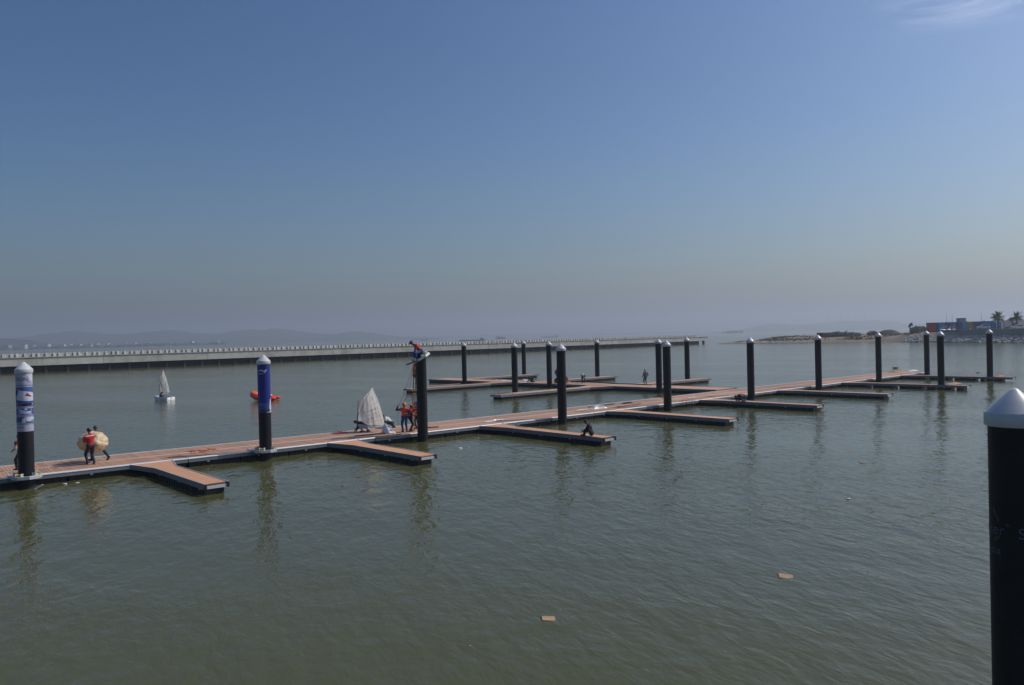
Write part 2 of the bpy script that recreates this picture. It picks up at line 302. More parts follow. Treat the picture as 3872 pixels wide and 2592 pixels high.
def walkway(A, B, label, width=4.3, lanes=2, single=False, rail='aluminium', group='walkway sections'):
    """A,B: ends of the section's edge toward +x (near edge); deck spans x from -width to 0"""
    A = Vector(A); B = Vector(B); d = B - A; Ln = d.length - 0.03; rz = math.atan2(d.y, d.x) - math.pi / 2
    t = empty('walkway_pontoon', (A.x, A.y, 0), rz, label, 'pontoon', group)
    z = DECK; e = 0.17; cs = 0.07
    # deck planks
    ix0, ix1 = -width + e, -e
    spans = [(ix0, ix1)] if lanes == 1 else [(ix0, (ix0 + ix1) / 2 - cs), ((ix0 + ix1) / 2 + cs, ix1)]
    n = int(Ln / PW); rnd = random.Random(int(A.x * 10))
    for a, b2 in spans:
        me = plank_mesh(PW - 0.010, b2 - a - 0.01, 'deck')
        if single:
            for i in range(n):
                o = bpy.data.objects.new('plank', me); col.objects.link(o); o.parent = t
                o.location = ((a + b2) / 2 + rnd.uniform(-.004, .004), 0.03 + (i + 0.5) * PW, z + rnd.uniform(-.003, .003)); o.rotation_euler = (0, rnd.uniform(-.001, .001), rnd.uniform(-.002, .002))
        else:
            mb = MB(); V = [v.co for v in me.vertices]; F = [tuple(p.vertices) for p in me.polygons]
            for i in range(n):
                q = Vector(((a + b2) / 2, 0.03 + (i + 0.5) * PW, z + rnd.uniform(-.003, .003))); mb.add([v + q for v in V], F)
            mb.obj('deck_planks', 'deck', t, kind='stuff')
    if lanes == 2:
        m0 = (ix0 + ix1) / 2; MB().box((m0 - cs, 0.01, z - 0.05), (m0 + cs, Ln, z + 0.012)).obj('centre_strip', rail, t)
    # edge rails with a rounded top and a recessed fascia board below
    for sx, x0 in ((1, 0.0), (-1, -width)):
        pr = [(0, -0.045), (0, -0.015), (-0.03, 0.02), (-0.13, 0.028), (-e, 0.02), (-e, -0.045)]
        pr = [(x0 + sx * px, z + pz) for px, pz in pr]
        if sx < 0: pr = pr[::-1]
        MB().extr(pr, 0.0, Ln).obj('edge_rail', rail, t)
        x1 = x0 - sx * 0.035
        MB().box((min(x1, x1 - sx * .03), 0.005, z - 0.075), (max(x1, x1 - sx * .03), Ln - .005, z - 0.045)).obj('rail_groove', 'float', t)
        x1 = x0 - sx * 0.012
        MB().box((min(x1, x1 - sx * .05), 0.005, z - 0.20), (max(x1, x1 - sx * .05), Ln - .005, z - 0.072)).obj('fascia_board', 'fascia', t)
    MB().box((-width + 0.25, 0.05, z - 0.19), (-0.25, Ln - 0.05, z - 0.06)).obj('deck_frame', 'fascia', t)
    nf = max(1, round(Ln / 2.6)); p = Ln / nf
    for i in range(nf):
        float_block(-width + 0.12, -0.12, i * p + 0.04, (i + 1) * p - 0.04, -0.35, z - 0.205, 'y', t)
    for i in range(nf):
        y = (i + 0.35) * p
        MB().box((-0.115, y, z - 0.27), (-0.03, y + 0.10, z - 0.202)).obj('mooring_bracket', 'galv', t)
    return t
def finger(P, ang, Lg, label, width=1.0, flare=0.48, flen=2.0, gaps=False, deck='finger_deck', group='finger pontoons', slot=None):
    """P root centre on the walkway edge, local x outward"""
    t = empty('finger_pontoon', (P[0], P[1], 0), ang, label, 'pontoon', group)
    z = DECK - 0.004; hw = width / 2; e = 0.06
    def halfw(x): return hw + flare * max(0.0, 1 - x / flen)
    # planks across the finger, cut to the outline
    mb = MB(); rnd = random.Random(int(P[0] * 7)); x = 0.05; pw = 0.142
    while x + pw < Lg - 0.02:
        if not (slot and slot[0] < x < slot[1]):
            a, b2 = halfw(x) - e, halfw(x + pw - .007) - e; dz = rnd.uniform(-.0025, .0025)
            mb.add([(x, -a, z + dz), (x + pw - .007, -b2, z + dz), (x + pw - .007, b2, z + dz), (x, a, z + dz), (x, -a, z - .03), (x + pw - .007, -b2, z - .03), (x + pw - .007, b2, z - .03), (x, a, z - .03)],
                   [(0, 1, 2, 3), (7, 6, 5, 4), (0, 4, 5, 1), (1, 5, 6, 2), (2, 6, 7, 3), (3, 7, 4, 0)])
        x += pw
    mb.obj('deck_planks', deck, t, kind='stuff')
    for s in (-1, 1):
        for (xa, xb, nm) in ((0.0, flen, 'gusset_beam'), (flen, Lg, 'side_beam')):
            ya, yb = s * halfw(xa), s * halfw(xb); ia, ib = ya - s * e, yb - s * e
            m2 = MB()
            poly = [(xa, ya), (xb, yb), (xb, ib), (xa, ia)]
            if s > 0: poly = poly[::-1]
            m2.prism(poly, z - 0.21, z + 0.014); m2.obj(nm, 'fascia', t)
            # bright top lip
            m3 = MB(); poly = [(xa, ya - s * .006), (xb, yb - s * .006), (xb, yb - s * .03), (xa, ya - s * .03)]
            if s > 0: poly = poly[::-1]
            m3.prism(poly, z + 0.014, z + 0.022); m3.obj('top_lip', 'aluminium', t)
    MB().box((Lg - 0.03, -hw + e + .002, z - 0.19), (Lg + 0.025, hw - e - .002, z - 0.07)).obj('end_beam', 'aluminium', t)
    MB().box((Lg - 0.08, -hw + e + .002, z - 0.068), (Lg - 0.01, hw - e - .002, z - 0.032)).obj('end_joist', 'wood_dark', t)
    for s in (-1, 1):
        m4 = MB(); y = s * (hw - 0.045)
        m4.box((Lg, y - .05, z - 0.20), (Lg + 0.06, y + .05, z - 0.11)); m4.box((Lg, y - .05, z - 0.095), (Lg + 0.06, y + .05, z - 0.005)); m4.box((Lg, y - .03, z - 0.12), (Lg + 0.03, y + .03, z - 0.09))
        m4.obj('corner_bumper', 'float', t)
    xs = 0.35; bl = 2.15; gp = 0.5 if gaps else 0.04
    while xs < Lg - 0.6:
        xe = min(xs + bl, Lg - 0.25); 
        if not (slot and xs < slot[1] and xe > slot[0]): float_block(xs, xe, -hw + 0.10, hw - 0.10, -0.35, z - 0.212, 'x', t, 0.3)
        else:
            if slot[0] - xs > 0.3: float_block(xs, slot[0] - .05, -hw + 0.10, hw - 0.10, -0.35, z - 0.212, 'x', t, 0.3)
            if xe - slot[1] > 0.3: float_block(slot[1] + .05, xe, -hw + 0.10, hw - 0.10, -0.35, z - 0.212, 'x', t, 0.3)
        xs = xe + gp
    for k in range(int(Lg / 2.6)):
        xx = flen + 0.6 + k * 2.4
        if xx < Lg - .4: MB().box((xx, -hw + .01, z - 0.26), (xx + .09, -hw + .07, z - 0.212)).obj('mooring_bracket', 'galv', t)
    return t
bounds = [-7, 3.5, 13.9, 24.3, 34, 42.3, 53.5, 66, 79, 92, 105.2]
ordn = ['first', 'second', 'third', 'fourth', 'fifth', 'sixth', 'seventh', 'eighth', 'ninth', 'tenth', 'eleventh']
sec_lab = ['terracotta decked walkway section running out of frame before the film strip pile', 'terracotta walkway section beside the film strip pile, carrying two men with a wrapped bundle', 'terracotta walkway section beside the blue bannered pile, with red rope on it']
for i in range(len(bounds) - 1):
    a, b2 = bounds[i], bounds[i + 1]
    lab = sec_lab[i] if i < 3 else 'terracotta decked main walkway section, %s beyond the blue bannered pile' % ordn[i - 3]
    walkway(dock(a, edge_w(a)), dock(b2, edge_w(b2)), lab, single=(i in (1, 2)))
FW = [(12.2, 8.0), (22.2, 8.05), (32.65, 10.0), (44.6, 9.9), (56.3, 9.9), (69.0, 9.9), (82.2, 11.8), (97.4, 11.4)]
for i, (u, Lg) in enumerate(FW):
    lab = 'finger pontoon with orange decking and black floats, %s from the film strip pile' % ordn[i]
    finger(dock(u, edge_w(u) + 0.004), DA, Lg, lab, width=1.0 if i < 3 else 1.15, gaps=i >= 6, slot=(9.0, 9.85) if i == 6 else ((8.7, 9.55) if i == 7 else None))
# the branch walkway and its fingers
def brn(w): return 65.55 + (w + 44.2) * 0.035
cuts = [-44.3, -59.5, -75.0, -89.5]
for i in range(3):
    a, b2 = cuts[i], cuts[i + 1]
    A = dock(brn(a) + 3.9, a); B = dock(brn(b2) + 3.9, b2)
    lab = ['branch walkway section joined to the main walkway', 'middle branch walkway section where men crouch over the planks', 'branch walkway section forming the far free end of the branch'][i]
    walkway(A, B, lab, width=3.9, lanes=1, rail='fascia', group='branch walkway sections')
for nm, w, sgn, Lg, lab in (('A', -74.2, -1, 14.2, 'finger pontoon off the branch, pointing at the worker on the ladder'), ('B', -58.5, -1, 15.2, 'finger pontoon off the branch with loose boards on its free end'),
                            ('C', -85.3, 1, 12.4, 'outermost finger pontoon on the far side of the branch walkway'), ('D', -70.8, 1, 12.6, 'finger pontoon on the far side of the branch, behind the bending man'), ('E', -56.6, 1, 12.8, 'finger pontoon on the far side of the branch, behind the yellow helmet man')):
    if sgn < 0: finger(dock(brn(w) - .004, w), DA - math.pi / 2, Lg, lab, width=1.5, flare=1.1, flen=2.6, group='branch finger pontoons')
    else: finger(dock(brn(w) + 3.904, w), DA + math.pi / 2, Lg, lab, width=1.5, flare=0.6, flen=2.2, group='branch finger pontoons')

# ------------------------------------------------------------------ piles
PR = 0.31
def pile(u, w, top, label, cap=True, xy=None):
    P = dock(u, w) if xy is None else Vector((xy[0], xy[1], 0))
    t = empty('mooring_pile', P, random.uniform(0, 6), label, 'pile', 'black mooring piles')
    zt = top - 0.47
    o = MB().lathe([(PR, -1.5), (PR, 0.35), (PR, 2.0), (PR, zt + 0.03 if cap else top)], 40).obj('shaft', 'pile', t); autosmooth(o)
    o = MB().lathe([(PR + .004, -0.6), (PR + .006, 0.02), (PR + .004, 0.10 + random.uniform(0, .05))], 40, cap=False).obj('tide_stain', 'weed', t, smooth=True)
    if cap:
        o = MB().lathe([(PR + .03, zt - .02), (PR + .042, zt), (PR + .042, zt + 0.14), (PR + .03, zt + 0.16)], 40).obj('cap_skirt', 'cap', t); autosmooth(o)
        o = MB().lathe([(PR + .03, zt + 0.155), (PR * .72, zt + .285), (0.06, top - .03), (0.03, top - .008), (0.004, top)], 40).obj('cap_cone', 'cap', t); autosmooth(o, 50)
    return t
O5 = 0.52
pile(7.0, edge_w(7) + O5, 5.45, 'black pile wrapped in a pale film strip banner, white cone cap').name = 'mooring_pile_film'
p_film = bpy.data.objects['mooring_pile_film']; p_film.name = 'mooring_pile'
p_blue = pile(17.55, edge_w(17.55) + O5, 5.42, 'black pile wrapped in a blue banner, white cone cap')
p_open = pile(27.1, edge_w(27.1) + O5, 5.2, 'black pile without a cap, a blue helmeted man sitting on top', cap=False)
for i, (u, top) in enumerate([(38.5, 5.5), (50.2, 5.5), (62.5, 5.52), (75.1, 5.56), (89.1, 5.62), (102.9, 5.64)]):
    pile(u, edge_w(u) + O5, top, 'black pile with white cone cap at the walkway edge, %s beyond the uncapped pile' % ordn[i])
for u, w, top, lab in ((brn(-50.2) - .5, -50.4, 5.5, 'white capped black pile at the branch walkway edge, closest to the main walkway'), (brn(-65.8) - .5, -65.8, 5.44, 'white capped black pile at the branch edge between its two facing fingers'), (brn(-81) - .5, -81.0, 5.46, 'white capped black pile at the branch edge near its free end'),
                       (53.5, -59.75, 5.45, 'white capped black pile behind the branch finger strewn with loose boards'), (79.5, -86.7, 5.43, 'white capped black pile behind the outermost far side branch finger'), (79.7, -72.3, 5.42, 'white capped black pile behind the branch finger where a man bends'), (80.3, -58.1, 5.5, 'white capped black pile behind the branch finger by the yellow helmet man'),
                       (82.2, edge_w(82.2) + 9.42, 5.66, 'white capped black pile through the end of the seventh finger pontoon'), (97.4, edge_w(97.4) + 9.12, 5.69, 'white capped black pile through the end of the eighth finger pontoon')):
    pile(u, w, top, lab)
p_near = pile(0, 0, 5.24, 'large black pile with yacht builder lettering and white cone cap standing apart', xy=(6.51, 10.3)); p_near.rotation_euler = (0, 0, 0)
for q in (p_film, p_blue, p_open): q.rotation_euler = (0, 0, 0)

# wraps and lettering bent onto a pile: a = arc length right of the side facing the camera
def wrapper(root, r):
    base = math.atan2(-root.location.y, -root.location.x)
    def fn(c): 
        a = base + c.x / r
        return Vector(((r + c.z) * math.cos(a), (r + c.z) * math.sin(a), c.y))
    return fn
def decal(root, name, polys, m, lift):
    me = poly_mesh(polys); map_mesh(me, wrapper(root, PR + lift), 0.045); me.materials.clear(); me.materials.append(M[m]); return link(name, me, root)
def rect(x0, x1, z0, z1): return [(x0, z0), (x1, z0), (x1, z1), (x0, z1)]
def wtext(root, body, size, x, z, m, lift, sx=1.0, side=0):
    me = text_mesh(body, size)
    if side: xs_ = [v.co.x for v in me.vertices]; x = x - sx * (max(xs_) if side > 0 else min(xs_))
    s = Vector((x, z, 0)); f = wrapper(root, PR + lift)
    map_mesh(me, lambda c: f(Vector((c.x * sx, c.y, 0)) + s), 0.06); me.materials.clear(); me.materials.append(M[m]); return link('lettering', me, root)
# film strip banner
z0, z1 = 2.47, 4.97
MB().lathe([(PR + .005, z0), (PR + .005, z1)], 48, cap=False).obj('banner', 'wrap_pale', p_film, smooth=True)
hwid = 0.52
wtext(p_film, 'VISION', 0.22, -0.20, 4.70, 'wrap_navy', 0.008)
decal(p_film, 'print', [[(0.03, 4.97), (0.30, 4.60), (0.42, 4.62), (0.42, 4.97)]], 'wrap_white', 0.007)
decal(p_film, 'print', [[(0.10, 4.64), (0.17, 4.66), (0.15, 4.61)], [(0.16, 4.58), (0.24, 4.60), (0.22, 4.55)]], 'wrap_navy', 0.009)
for zz in (4.42, 3.50, 3.12, 2.76):
    decal(p_film, 'print', [rect(-hwid + k * 0.062, -hwid + k * 0.062 + 0.036, zz, zz + 0.038) for k in range(17)], 'wrap_navy', 0.007)
decal(p_film, 'print', [rect(-hwid, hwid, 3.56, 4.37)], 'wrap_photo', 0.007)
decal(p_film, 'print', [[(-0.38, 3.86), (-0.20, 3.80), (0.10, 3.77), (0.50, 3.77), (0.50, 4.10), (0.26, 4.15), (0.0, 4.20), (-0.24, 4.24), (-0.26, 4.10), (-0.34, 4.0)]], 'wrap_white', 0.009)
decal(p_film, 'print', [[(-0.50, 3.75), (0.0, 3.70), (0.50, 3.70), (0.50, 3.77), (0.1, 3.76), (-0.38, 3.83)]], 'wrap_mid', 0.010)
decal(p_film, 'print', [[(-0.5, 3.56), (0.5, 3.56), (0.5, 3.69), (0.0, 3.67), (-0.25, 3.60)], [(-0.5, 3.95), (-0.40, 3.97), (-0.30, 4.08), (-0.32, 4.2), (-0.5, 4.24)]], 'wrap_dark', 0.0105)
decal(p_film, 'print', [[(0.02, 4.00), (0.10, 3.98), (0.24, 3.94), (0.30, 3.99), (0.18, 4.04), (0.12, 4.12), (0.06, 4.07)]], 'wrap_red', 0.0115)
decal(p_film, 'print', [[(0.30, 3.60), (0.36, 3.60), (0.38, 3.66), (0.33, 3.68)]], 'wrap_white', 0.012)
decal(p_film, 'print', [rect(-0.26, 0.27, 3.19, 3.46), rect(-0.5, -0.29, 3.19, 3.46), rect(0.30, 0.5, 3.19, 3.46)], 'wrap_mid', 0.008)
decal(p_film, 'print', [[(-0.22, 3.24), (0.24, 3.22), (0.24, 3.34), (0.04, 3.33), (-0.10, 3.40), (-0.22, 3.44)], [(-0.02, 3.38), (0.10, 3.38), (0.08, 3.45), (0.0, 3.45)]], 'wrap_white', 0.0095)
decal(p_film, 'print', [rect(-0.5, 0.5, 2.82, 3.09)], 'wrap_photo', 0.008)
decal(p_film, 'print', [[(-0.14, 2.84), (0.02, 2.84), (0.02, 3.08), (-0.10, 3.02)], [(0.04, 2.90), (0.5, 2.88), (0.5, 3.08), (0.04, 3.08)]], 'wrap_white', 0.0095)
decal(p_film, 'print', [[(0.14, 2.88), (0.5, 2.86), (0.5, 2.98), (0.30, 2.96)], [(-0.5, 2.82), (-0.1, 2.82), (-0.1, 2.86), (-0.5, 2.87)]], 'wrap_cyan', 0.0105)
decal(p_film, 'print', [rect(-0.42, -0.04, 2.63, 2.66)], 'wrap_mid', 0.008)
# blue banner
z0, z1 = 2.44, 4.94
MB().lathe([(PR + .005, z0), (PR + .005, z1)], 48, cap=False).obj('banner', 'wrap_blue', p_blue, smooth=True)
decal(p_blue, 'print', [rect(-0.5, 0.5, 2.62, 2.95)], 'wrap_mid', 0.007)
decal(p_blue, 'print', [rect(-0.5, 0.5, 2.44, 2.62)], 'wrap_navy', 0.0075)
decal(p_blue, 'emblem', [[(-0.30, 4.58), (-0.16, 4.66), (-0.09, 4.66), (-0.02, 4.60), (0.18, 4.66), (0.02, 4.46), (-0.01, 4.46), (0.07, 4.58), (-0.06, 4.55), (-0.12, 4.62), (-0.28, 4.56)]], 'wrap_white', 0.009)
decal(p_blue, 'print', [rect(-0.30 + k * .045, -0.272 + k * .045, 4.43, 4.465) for k in range(6)], 'wrap_white', 0.009)
decal(p_blue, 'print', [rect(-0.27 + k * .045, -0.245 + k * .045, 2.84, 2.88) for k in range(7)] + [rect(-0.27 + k * .04, -0.255 + k * .04, 2.95, 2.975) for k in range(3)], 'wrap_cyan', 0.009)
decal(p_blue, 'print', [[(0.10, 2.46), (0.5, 2.46), (0.5, 3.20), (0.34, 3.12), (0.27, 2.85), (0.28, 2.6)]], 'wrap_white', 0.009)
decal(p_blue, 'print', [[(0.14, 2.47), (0.33, 2.52), (0.33, 2.58), (0.20, 2.64)]], 'wrap_dark', 0.0105)
decal(p_blue, 'print', [[(0.16, 2.68), (0.25, 2.70), (0.30, 2.86), (0.24, 2.82)], [(0.30, 2.84), (0.44, 2.95), (0.44, 2.97), (0.30, 2.87)]], 'wrap_red', 0.0115)
# big near pile lettering
wtext(p_near, 'Sunseeker', 0.20, -0.135, 3.42, 'letter_dim', 0.004, side=1); wtext(p_near, '®', 0.06, -0.125, 3.50, 'letter_dim', 0.004, side=-1)
wtext(p_near, 'Asia', 0.15, -0.19, 3.15, 'letter_dim', 0.004, side=1)
wtext(p_near, 'Sunseeker', 0.20, 0.02, 3.40, 'letter_dim', 0.004, side=-1)
wtext(p_near, 'S', 0.16, 0.09, 3.12, 'letter_dim', 0.004, side=-1)
decal(p_near, 'emblem', [[(-0.30, 3.72), (-0.20, 3.55), (-0.22, 3.52), (-0.31, 3.66)], [(-0.30, 3.30), (-0.21, 3.36), (-0.19, 3.33), (-0.27, 3.26)]], 'letter_faint', 0.004)

# pile collars
def collar(P, label, tilt=None, rz=0.0):
    t = empty('pile_collar', P, rz, label, 'pile collar', 'pile collars')
    ro, ri = 0.60, 0.50
    for k in range(8):
        if k in (2, 3, 4) and tilt is None: continue
        if k in (3,) and tilt is not None: continue
        a0, a1 = R(22.5 + 45 * (k - .5)), R(22.5 + 45 * (k + .5)); g = 0.004
        poly = [(ri * math.cos(a0 + g), ri * math.sin(a0 + g)), (ro * math.cos(a0 + g), ro * math.sin(a0 + g)), (ro * math.cos(a1 - g), ro * math.sin(a1 - g)), (ri * math.cos(a1 - g), ri * math.sin(a1 - g))]
        MB().prism(poly, -0.07, 0.07).obj('ring_segment', 'galv', t, bevel=0.008)
    for k in range(4):
        a = R(20 + 90 * k + 22)
        c = Vector((0.42 * math.cos(a), 0.42 * math.sin(a), 0.07)); T = Matrix.Translation(c) @ Matrix.Rotation(a, 4, 'Z')
        MB().tube([T @ Vector((0, -.10, 0.02)), T @ Vector((0, .10, 0.02))], 0.075, 14).obj('roller', 'roller', t)
        for s in (-1, 1): MB().box((-.06, s * .125 - .012, -0.06), (.10, s * .125 + .012, 0.12), T).obj('roller_bracket', 'galv', t)
    if tilt is None:
        for y in (-0.50, 0.50): MB().box((-1.0, y - .07, -0.06), (-0.36, y + .07, 0.05)).obj('mounting_arm', 'galv', t, bevel=.008)
        MB().box((-0.60, -.44, -0.05), (-0.44, .44, 0.04)).obj('mounting_plate', 'galv', t)
    else: t.rotation_euler = tilt
    return t
collar(p_film.location + Vector((0, 0, 0.50)), 'silver octagonal collar with rollers around the film strip pile', rz=DA)
collar(p_blue.location + Vector((0, 0, 0.50)), 'silver octagonal collar with rollers around the blue bannered pile', rz=DA)
collar(p_open.location + Vector((0.0, 0, 4.93)), 'silver collar being lowered at a tilt over the uncapped pile', tilt=(R(12), R(-27), R(-10)))

# ------------------------------------------------------------------ breakwater
BA = Vector((-120.86, 187.03, 0)); BB = Vector((98.4, 412.7, 0)); bd = (BB - BA).normalized(); 
B0 = BA - bd * 46; BL = (BB - B0).length + 7
brk = empty('breakwater', B0, math.atan2(bd.y, bd.x), 'long pale concrete breakwater with a toothed parapet and dark piled underside', 'breakwater')
# local x along the wall, local -y faces the harbour
pan = 4.59 * 3; npan = int(BL / pan) + 1
for i in range(npan):
    a, b2 = i * pan, min((i + 1) * pan, BL)
    if b2 - a < 0.5: continue
    MB().box((a + .02, 0, 1.64), (b2 - .02, 3.0, 3.62)).obj('face_panel', 'concrete', brk, bevel=.03)
MB().box((0, -0.18, 3.624), (BL, 3.0, 3.80)).obj('ledge', 'concrete_light', brk)
MB().box((0, .75, 3.80), (BL - 9, 1.25, 4.64)).obj('parapet_wall', 'concrete', brk)
MB().box((0, 1.25, -1.5), (BL - 7, 2.9, 1.64)).obj('underside_shade_wall', 'concrete_dark', brk)  # near-black backing, its colour stands in for the shaded void behind the columns
but = MB().add([(-.27, .22, 3.80), (.27, .22, 3.80), (.27, .77, 3.80), (-.27, .77, 3.80), (-.25, .58, 4.68), (.25, .58, 4.68), (.25, .77, 4.68), (-.25, .77, 4.68)],
               [(3, 2, 1, 0), (4, 5, 6, 7), (0, 1, 5, 4), (1, 2, 6, 5), (2, 3, 7, 6), (3, 0, 4, 7)]).mesh('buttress', 'concrete_light')
x = 0.56 + 46 - 4.59 * 10
nb = 0
while x < BL - 10:
    for dx in (0, 1.72, 2.86):
        o = link('buttress', but, brk); o.location = (x + dx + 0.3, 0, 0); nb += 1
    x += 4.59
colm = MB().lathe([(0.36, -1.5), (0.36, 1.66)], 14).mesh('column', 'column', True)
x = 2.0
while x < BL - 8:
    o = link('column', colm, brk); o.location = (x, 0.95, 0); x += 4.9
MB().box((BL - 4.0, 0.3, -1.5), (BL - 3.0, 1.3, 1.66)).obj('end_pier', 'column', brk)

# ------------------------------------------------------------------ spit, revetment, seawall
def ray(x, y):
    a, b2 = x - 1936.0, y - 1296.0
    p = a * math.cos(_th) - b2 * math.sin(_th); q = a * math.sin(_th) + b2 * math.cos(_th)
    return _r * p + _fw * 3000 - _up * q
def at(x, y, Y):
    d = ray(x, y); return Vector((0, 0, CAMH)) + d * (Y / d.y)
spit_front = [(103, 404), (112, 394), (120, 388), (133, 374), (146, 361), (158, 349), (166, 338), (172, 322), (170, 308), (170, 299), (173, 288), (178, 268), (196, 240), (240, 190)]
def shore_profile(k, n):   # heights back from the waterline
    f = k / (n - 1.0); s = max(0.0, min(1.0, (f - .36) / .16))
    dist = [0, 3, 9, 16, 24, 34, 60, 130, 400, 900]
    hl = [-0.8, 0.5, 1.1, 1.7, 2.5, 3.0, 3.1, 3.2, 3.2, -1.0]
    hr = [-0.8, 1.0, 4.6, 4.85, 4.9, 4.9, 4.9, 4.9, 4.8, -1.0]
    return dist, [a * (1 - s) + b2 * s for a, b2 in zip(hl, hr)]
rs = random.Random(3); vs = []; fs = []
sf = []
for i in range(len(spit_front) - 1):
    for k in range(6): q = k / 6; sf.append((spit_front[i][0] * (1 - q) + spit_front[i + 1][0] * q, spit_front[i][1] * (1 - q) + spit_front[i + 1][1] * q))
nrow = 10
for i, (x, y) in enumerate(sf):
    ds, hs = shore_profile(i, len(sf)); d = Vector((0.80, 0.60)); taper = min(1.0, 0.28 + i / 9.0)
    for j in range(nrow):
        dd = ds[j] * (0.25 if i < 2 and j > 5 else 1.0)
        vs.append((x + d.x * dd + rs.uniform(-.5, .5), y + d.y * dd + rs.uniform(-.5, .5), hs[j] * (taper if hs[j] > 0 else 1) + (rs.uniform(-.22, .22) if 0 < j < 8 else 0)))
for i in range(len(sf) - 1):
    for j in range(nrow - 1): fs.append((i * nrow + j, (i + 1) * nrow + j, (i + 1) * nrow + j + 1, i * nrow + j + 1))
o = MB().add(vs, fs).obj('sand_spit', 'sand', smooth=True); tag(o, 'low muddy sand spit beyond the breakwater end', 'spit', kind='structure')
# rocks along the waterline of the right half
mb = MB(); rr = random.Random(5)
def front_at(s):
    s = min(max(s, 0), len(sf) - 1.001); i = int(s); q = s - i; return Vector((sf[i][0] * (1 - q) + sf[i + 1][0] * q, sf[i][1] * (1 - q) + sf[i + 1][1] * q, 0))
random.seed(11)
for k in range(1500):
    s = rr.uniform(36, 70); p = front_at(s); q = rr.random(); d = q * 6.2 - 0.3
    z = 0.0 + q * 2.55 + rr.uniform(-.15, .2); r = rr.uniform(0.28, 0.62)
    mb.ball((p.x + .8 * d, p.y + .6 * d, z), (r * rr.uniform(.8, 1.3), r * rr.uniform(.8, 1.3), r * rr.uniform(.6, 1.0)), 1, 0.18)
for k in range(260):
    s = rr.uniform(6, 20); p = front_at(s); q = rr.random(); d = q * 5; r = rr.uniform(.2, .5)
    mb.ball((p.x + .8 * d, p.y + .6 * d, q * 0.7), (r * 1.2, r, r * .7), 1, 0.2)
o = mb.obj('rock_revetment', 'rock'); tag(o, 'bank of grey armour rocks below the seawall', 'rocks', kind='stuff')
# dry scrub on the upper bank of the spit
mb = MB(); rr = random.Random(15)
for k in range(5200):
    s = rr.uniform(7, 46); p = front_at(s); d = 9 + 30 * rr.random() ** 1.3
    if mnoise.noise(Vector((p.x * .09, d * .16, 1))) < rr.uniform(-.25, .25): continue
    ds, hs = shore_profile(s, len(sf)); z = float(np.interp(d, ds, hs)); x, y = p.x + .8 * d, p.y + .6 * d; hh = rr.uniform(.15, .55); a = rr.uniform(0, 3.14); c, q = math.cos(a) * hh * .8, math.sin(a) * hh * .8
    mb.add([(x - c, y - q, z - .1), (x + c, y + q, z - .1), (x + c * .4 + rr.uniform(-.1, .1), y + q * .4, z + hh), (x - c * .6, y - q * .6, z + hh * .8)], [(0, 1, 2, 3)])
o = mb.obj('scrub', 'scrub'); tag(o, 'dry brown scrub on the upper bank of the spit', 'scrub', kind='stuff')
# seawall
sw = empty('seawall', (0, 0, 0), 0, 'grey concrete seawall above the rock bank', 'seawall')
swp = [front_at(s) + Vector((.8 * 6.6, .6 * 6.6, 0)) for s in (42, 48, 54, 58, 62, 66, 70, 74)]
for i in range(len(swp) - 1):
    a, b2 = swp[i], swp[i + 1]; d = b2 - a; n2 = max(1, round(d.length / 8)); T0 = math.atan2(d.y, d.x)
    for k in range(n2):
        p = a + d * (k / n2); l = d.length / n2
        o = MB().box((0.02, -0.35, 1.6), (l - .02, 0.35, 4.85)).obj('wall_panel', 'wall_grey', sw, bevel=.02); o.location = p; o.rotation_euler = (0, 0, T0)
    o = MB().box((0, -0.45, 4.852), (d.length, 0.45, 5.02)).obj('coping', 'concrete', sw); o.location = a; o.rotation_euler = (0, 0, T0)
# hoarding of printed panels behind the wall
def panel_line(name, label, cat, x0, x1, Y0, Y1, yb, z0, z1, cols):
    A = at(x0, yb, Y0); B = at(x1, yb, Y1); d = B - A; d.z = 0; T0 = math.atan2(d.y, d.x)
    t = empty(name, (A.x, A.y, 0), T0, label, cat); Ln = d.length; tot = sum(c[1] for c in cols); x = 0
    for c, w in cols:
        l = Ln * w / tot; MB().box((x + .015, -.06, z0), (x + l - .015, .06, z1)).obj('banner_panel', 'banner_' + c, t)
        MB().box((x - .05, .07, z0 - 1.2), (x + .05, .17, z1 - .1)).obj('post', 'steel', t); x += l
    t['len'] = Ln; return t
ho = panel_line('hoarding', 'long hoarding of colourful red blue and yellow printed panels on the shore', 'hoarding', 3503, 3757, 318, 303, 1248, 4.0, 7.9,
                [('red', 2.2), ('deep', .6), ('sky', 1.4), ('blue', 1.3), ('azure', 1.0), ('deep', .8), ('blue', .8), ('sky', .8), ('green', .5), ('yellow', .6), ('orange', .5), ('deep', .9), ('blue', 1.0), ('azure', 2.3)])
Lh = ho['len']; del ho['len']; rb = random.Random(8)
for k in range(16):   # pale printed swooshes on the panels
    x = rb.uniform(0.2, 0.66) * Lh; z = rb.uniform(4.6, 5.9); a = rb.uniform(.4, 1.1)
    MB().add([(x - a, -.068, z), (x + a * .6, -.068, z + .1), (x + a * .8, -.068, z + rb.uniform(.6, 1.3)), (x - a * .2, -.068, z + .5)], [(0, 1, 2, 3)]).obj('print', 'banner_' + rb.choice(['white', 'white', 'cyan', 'orange']), ho)
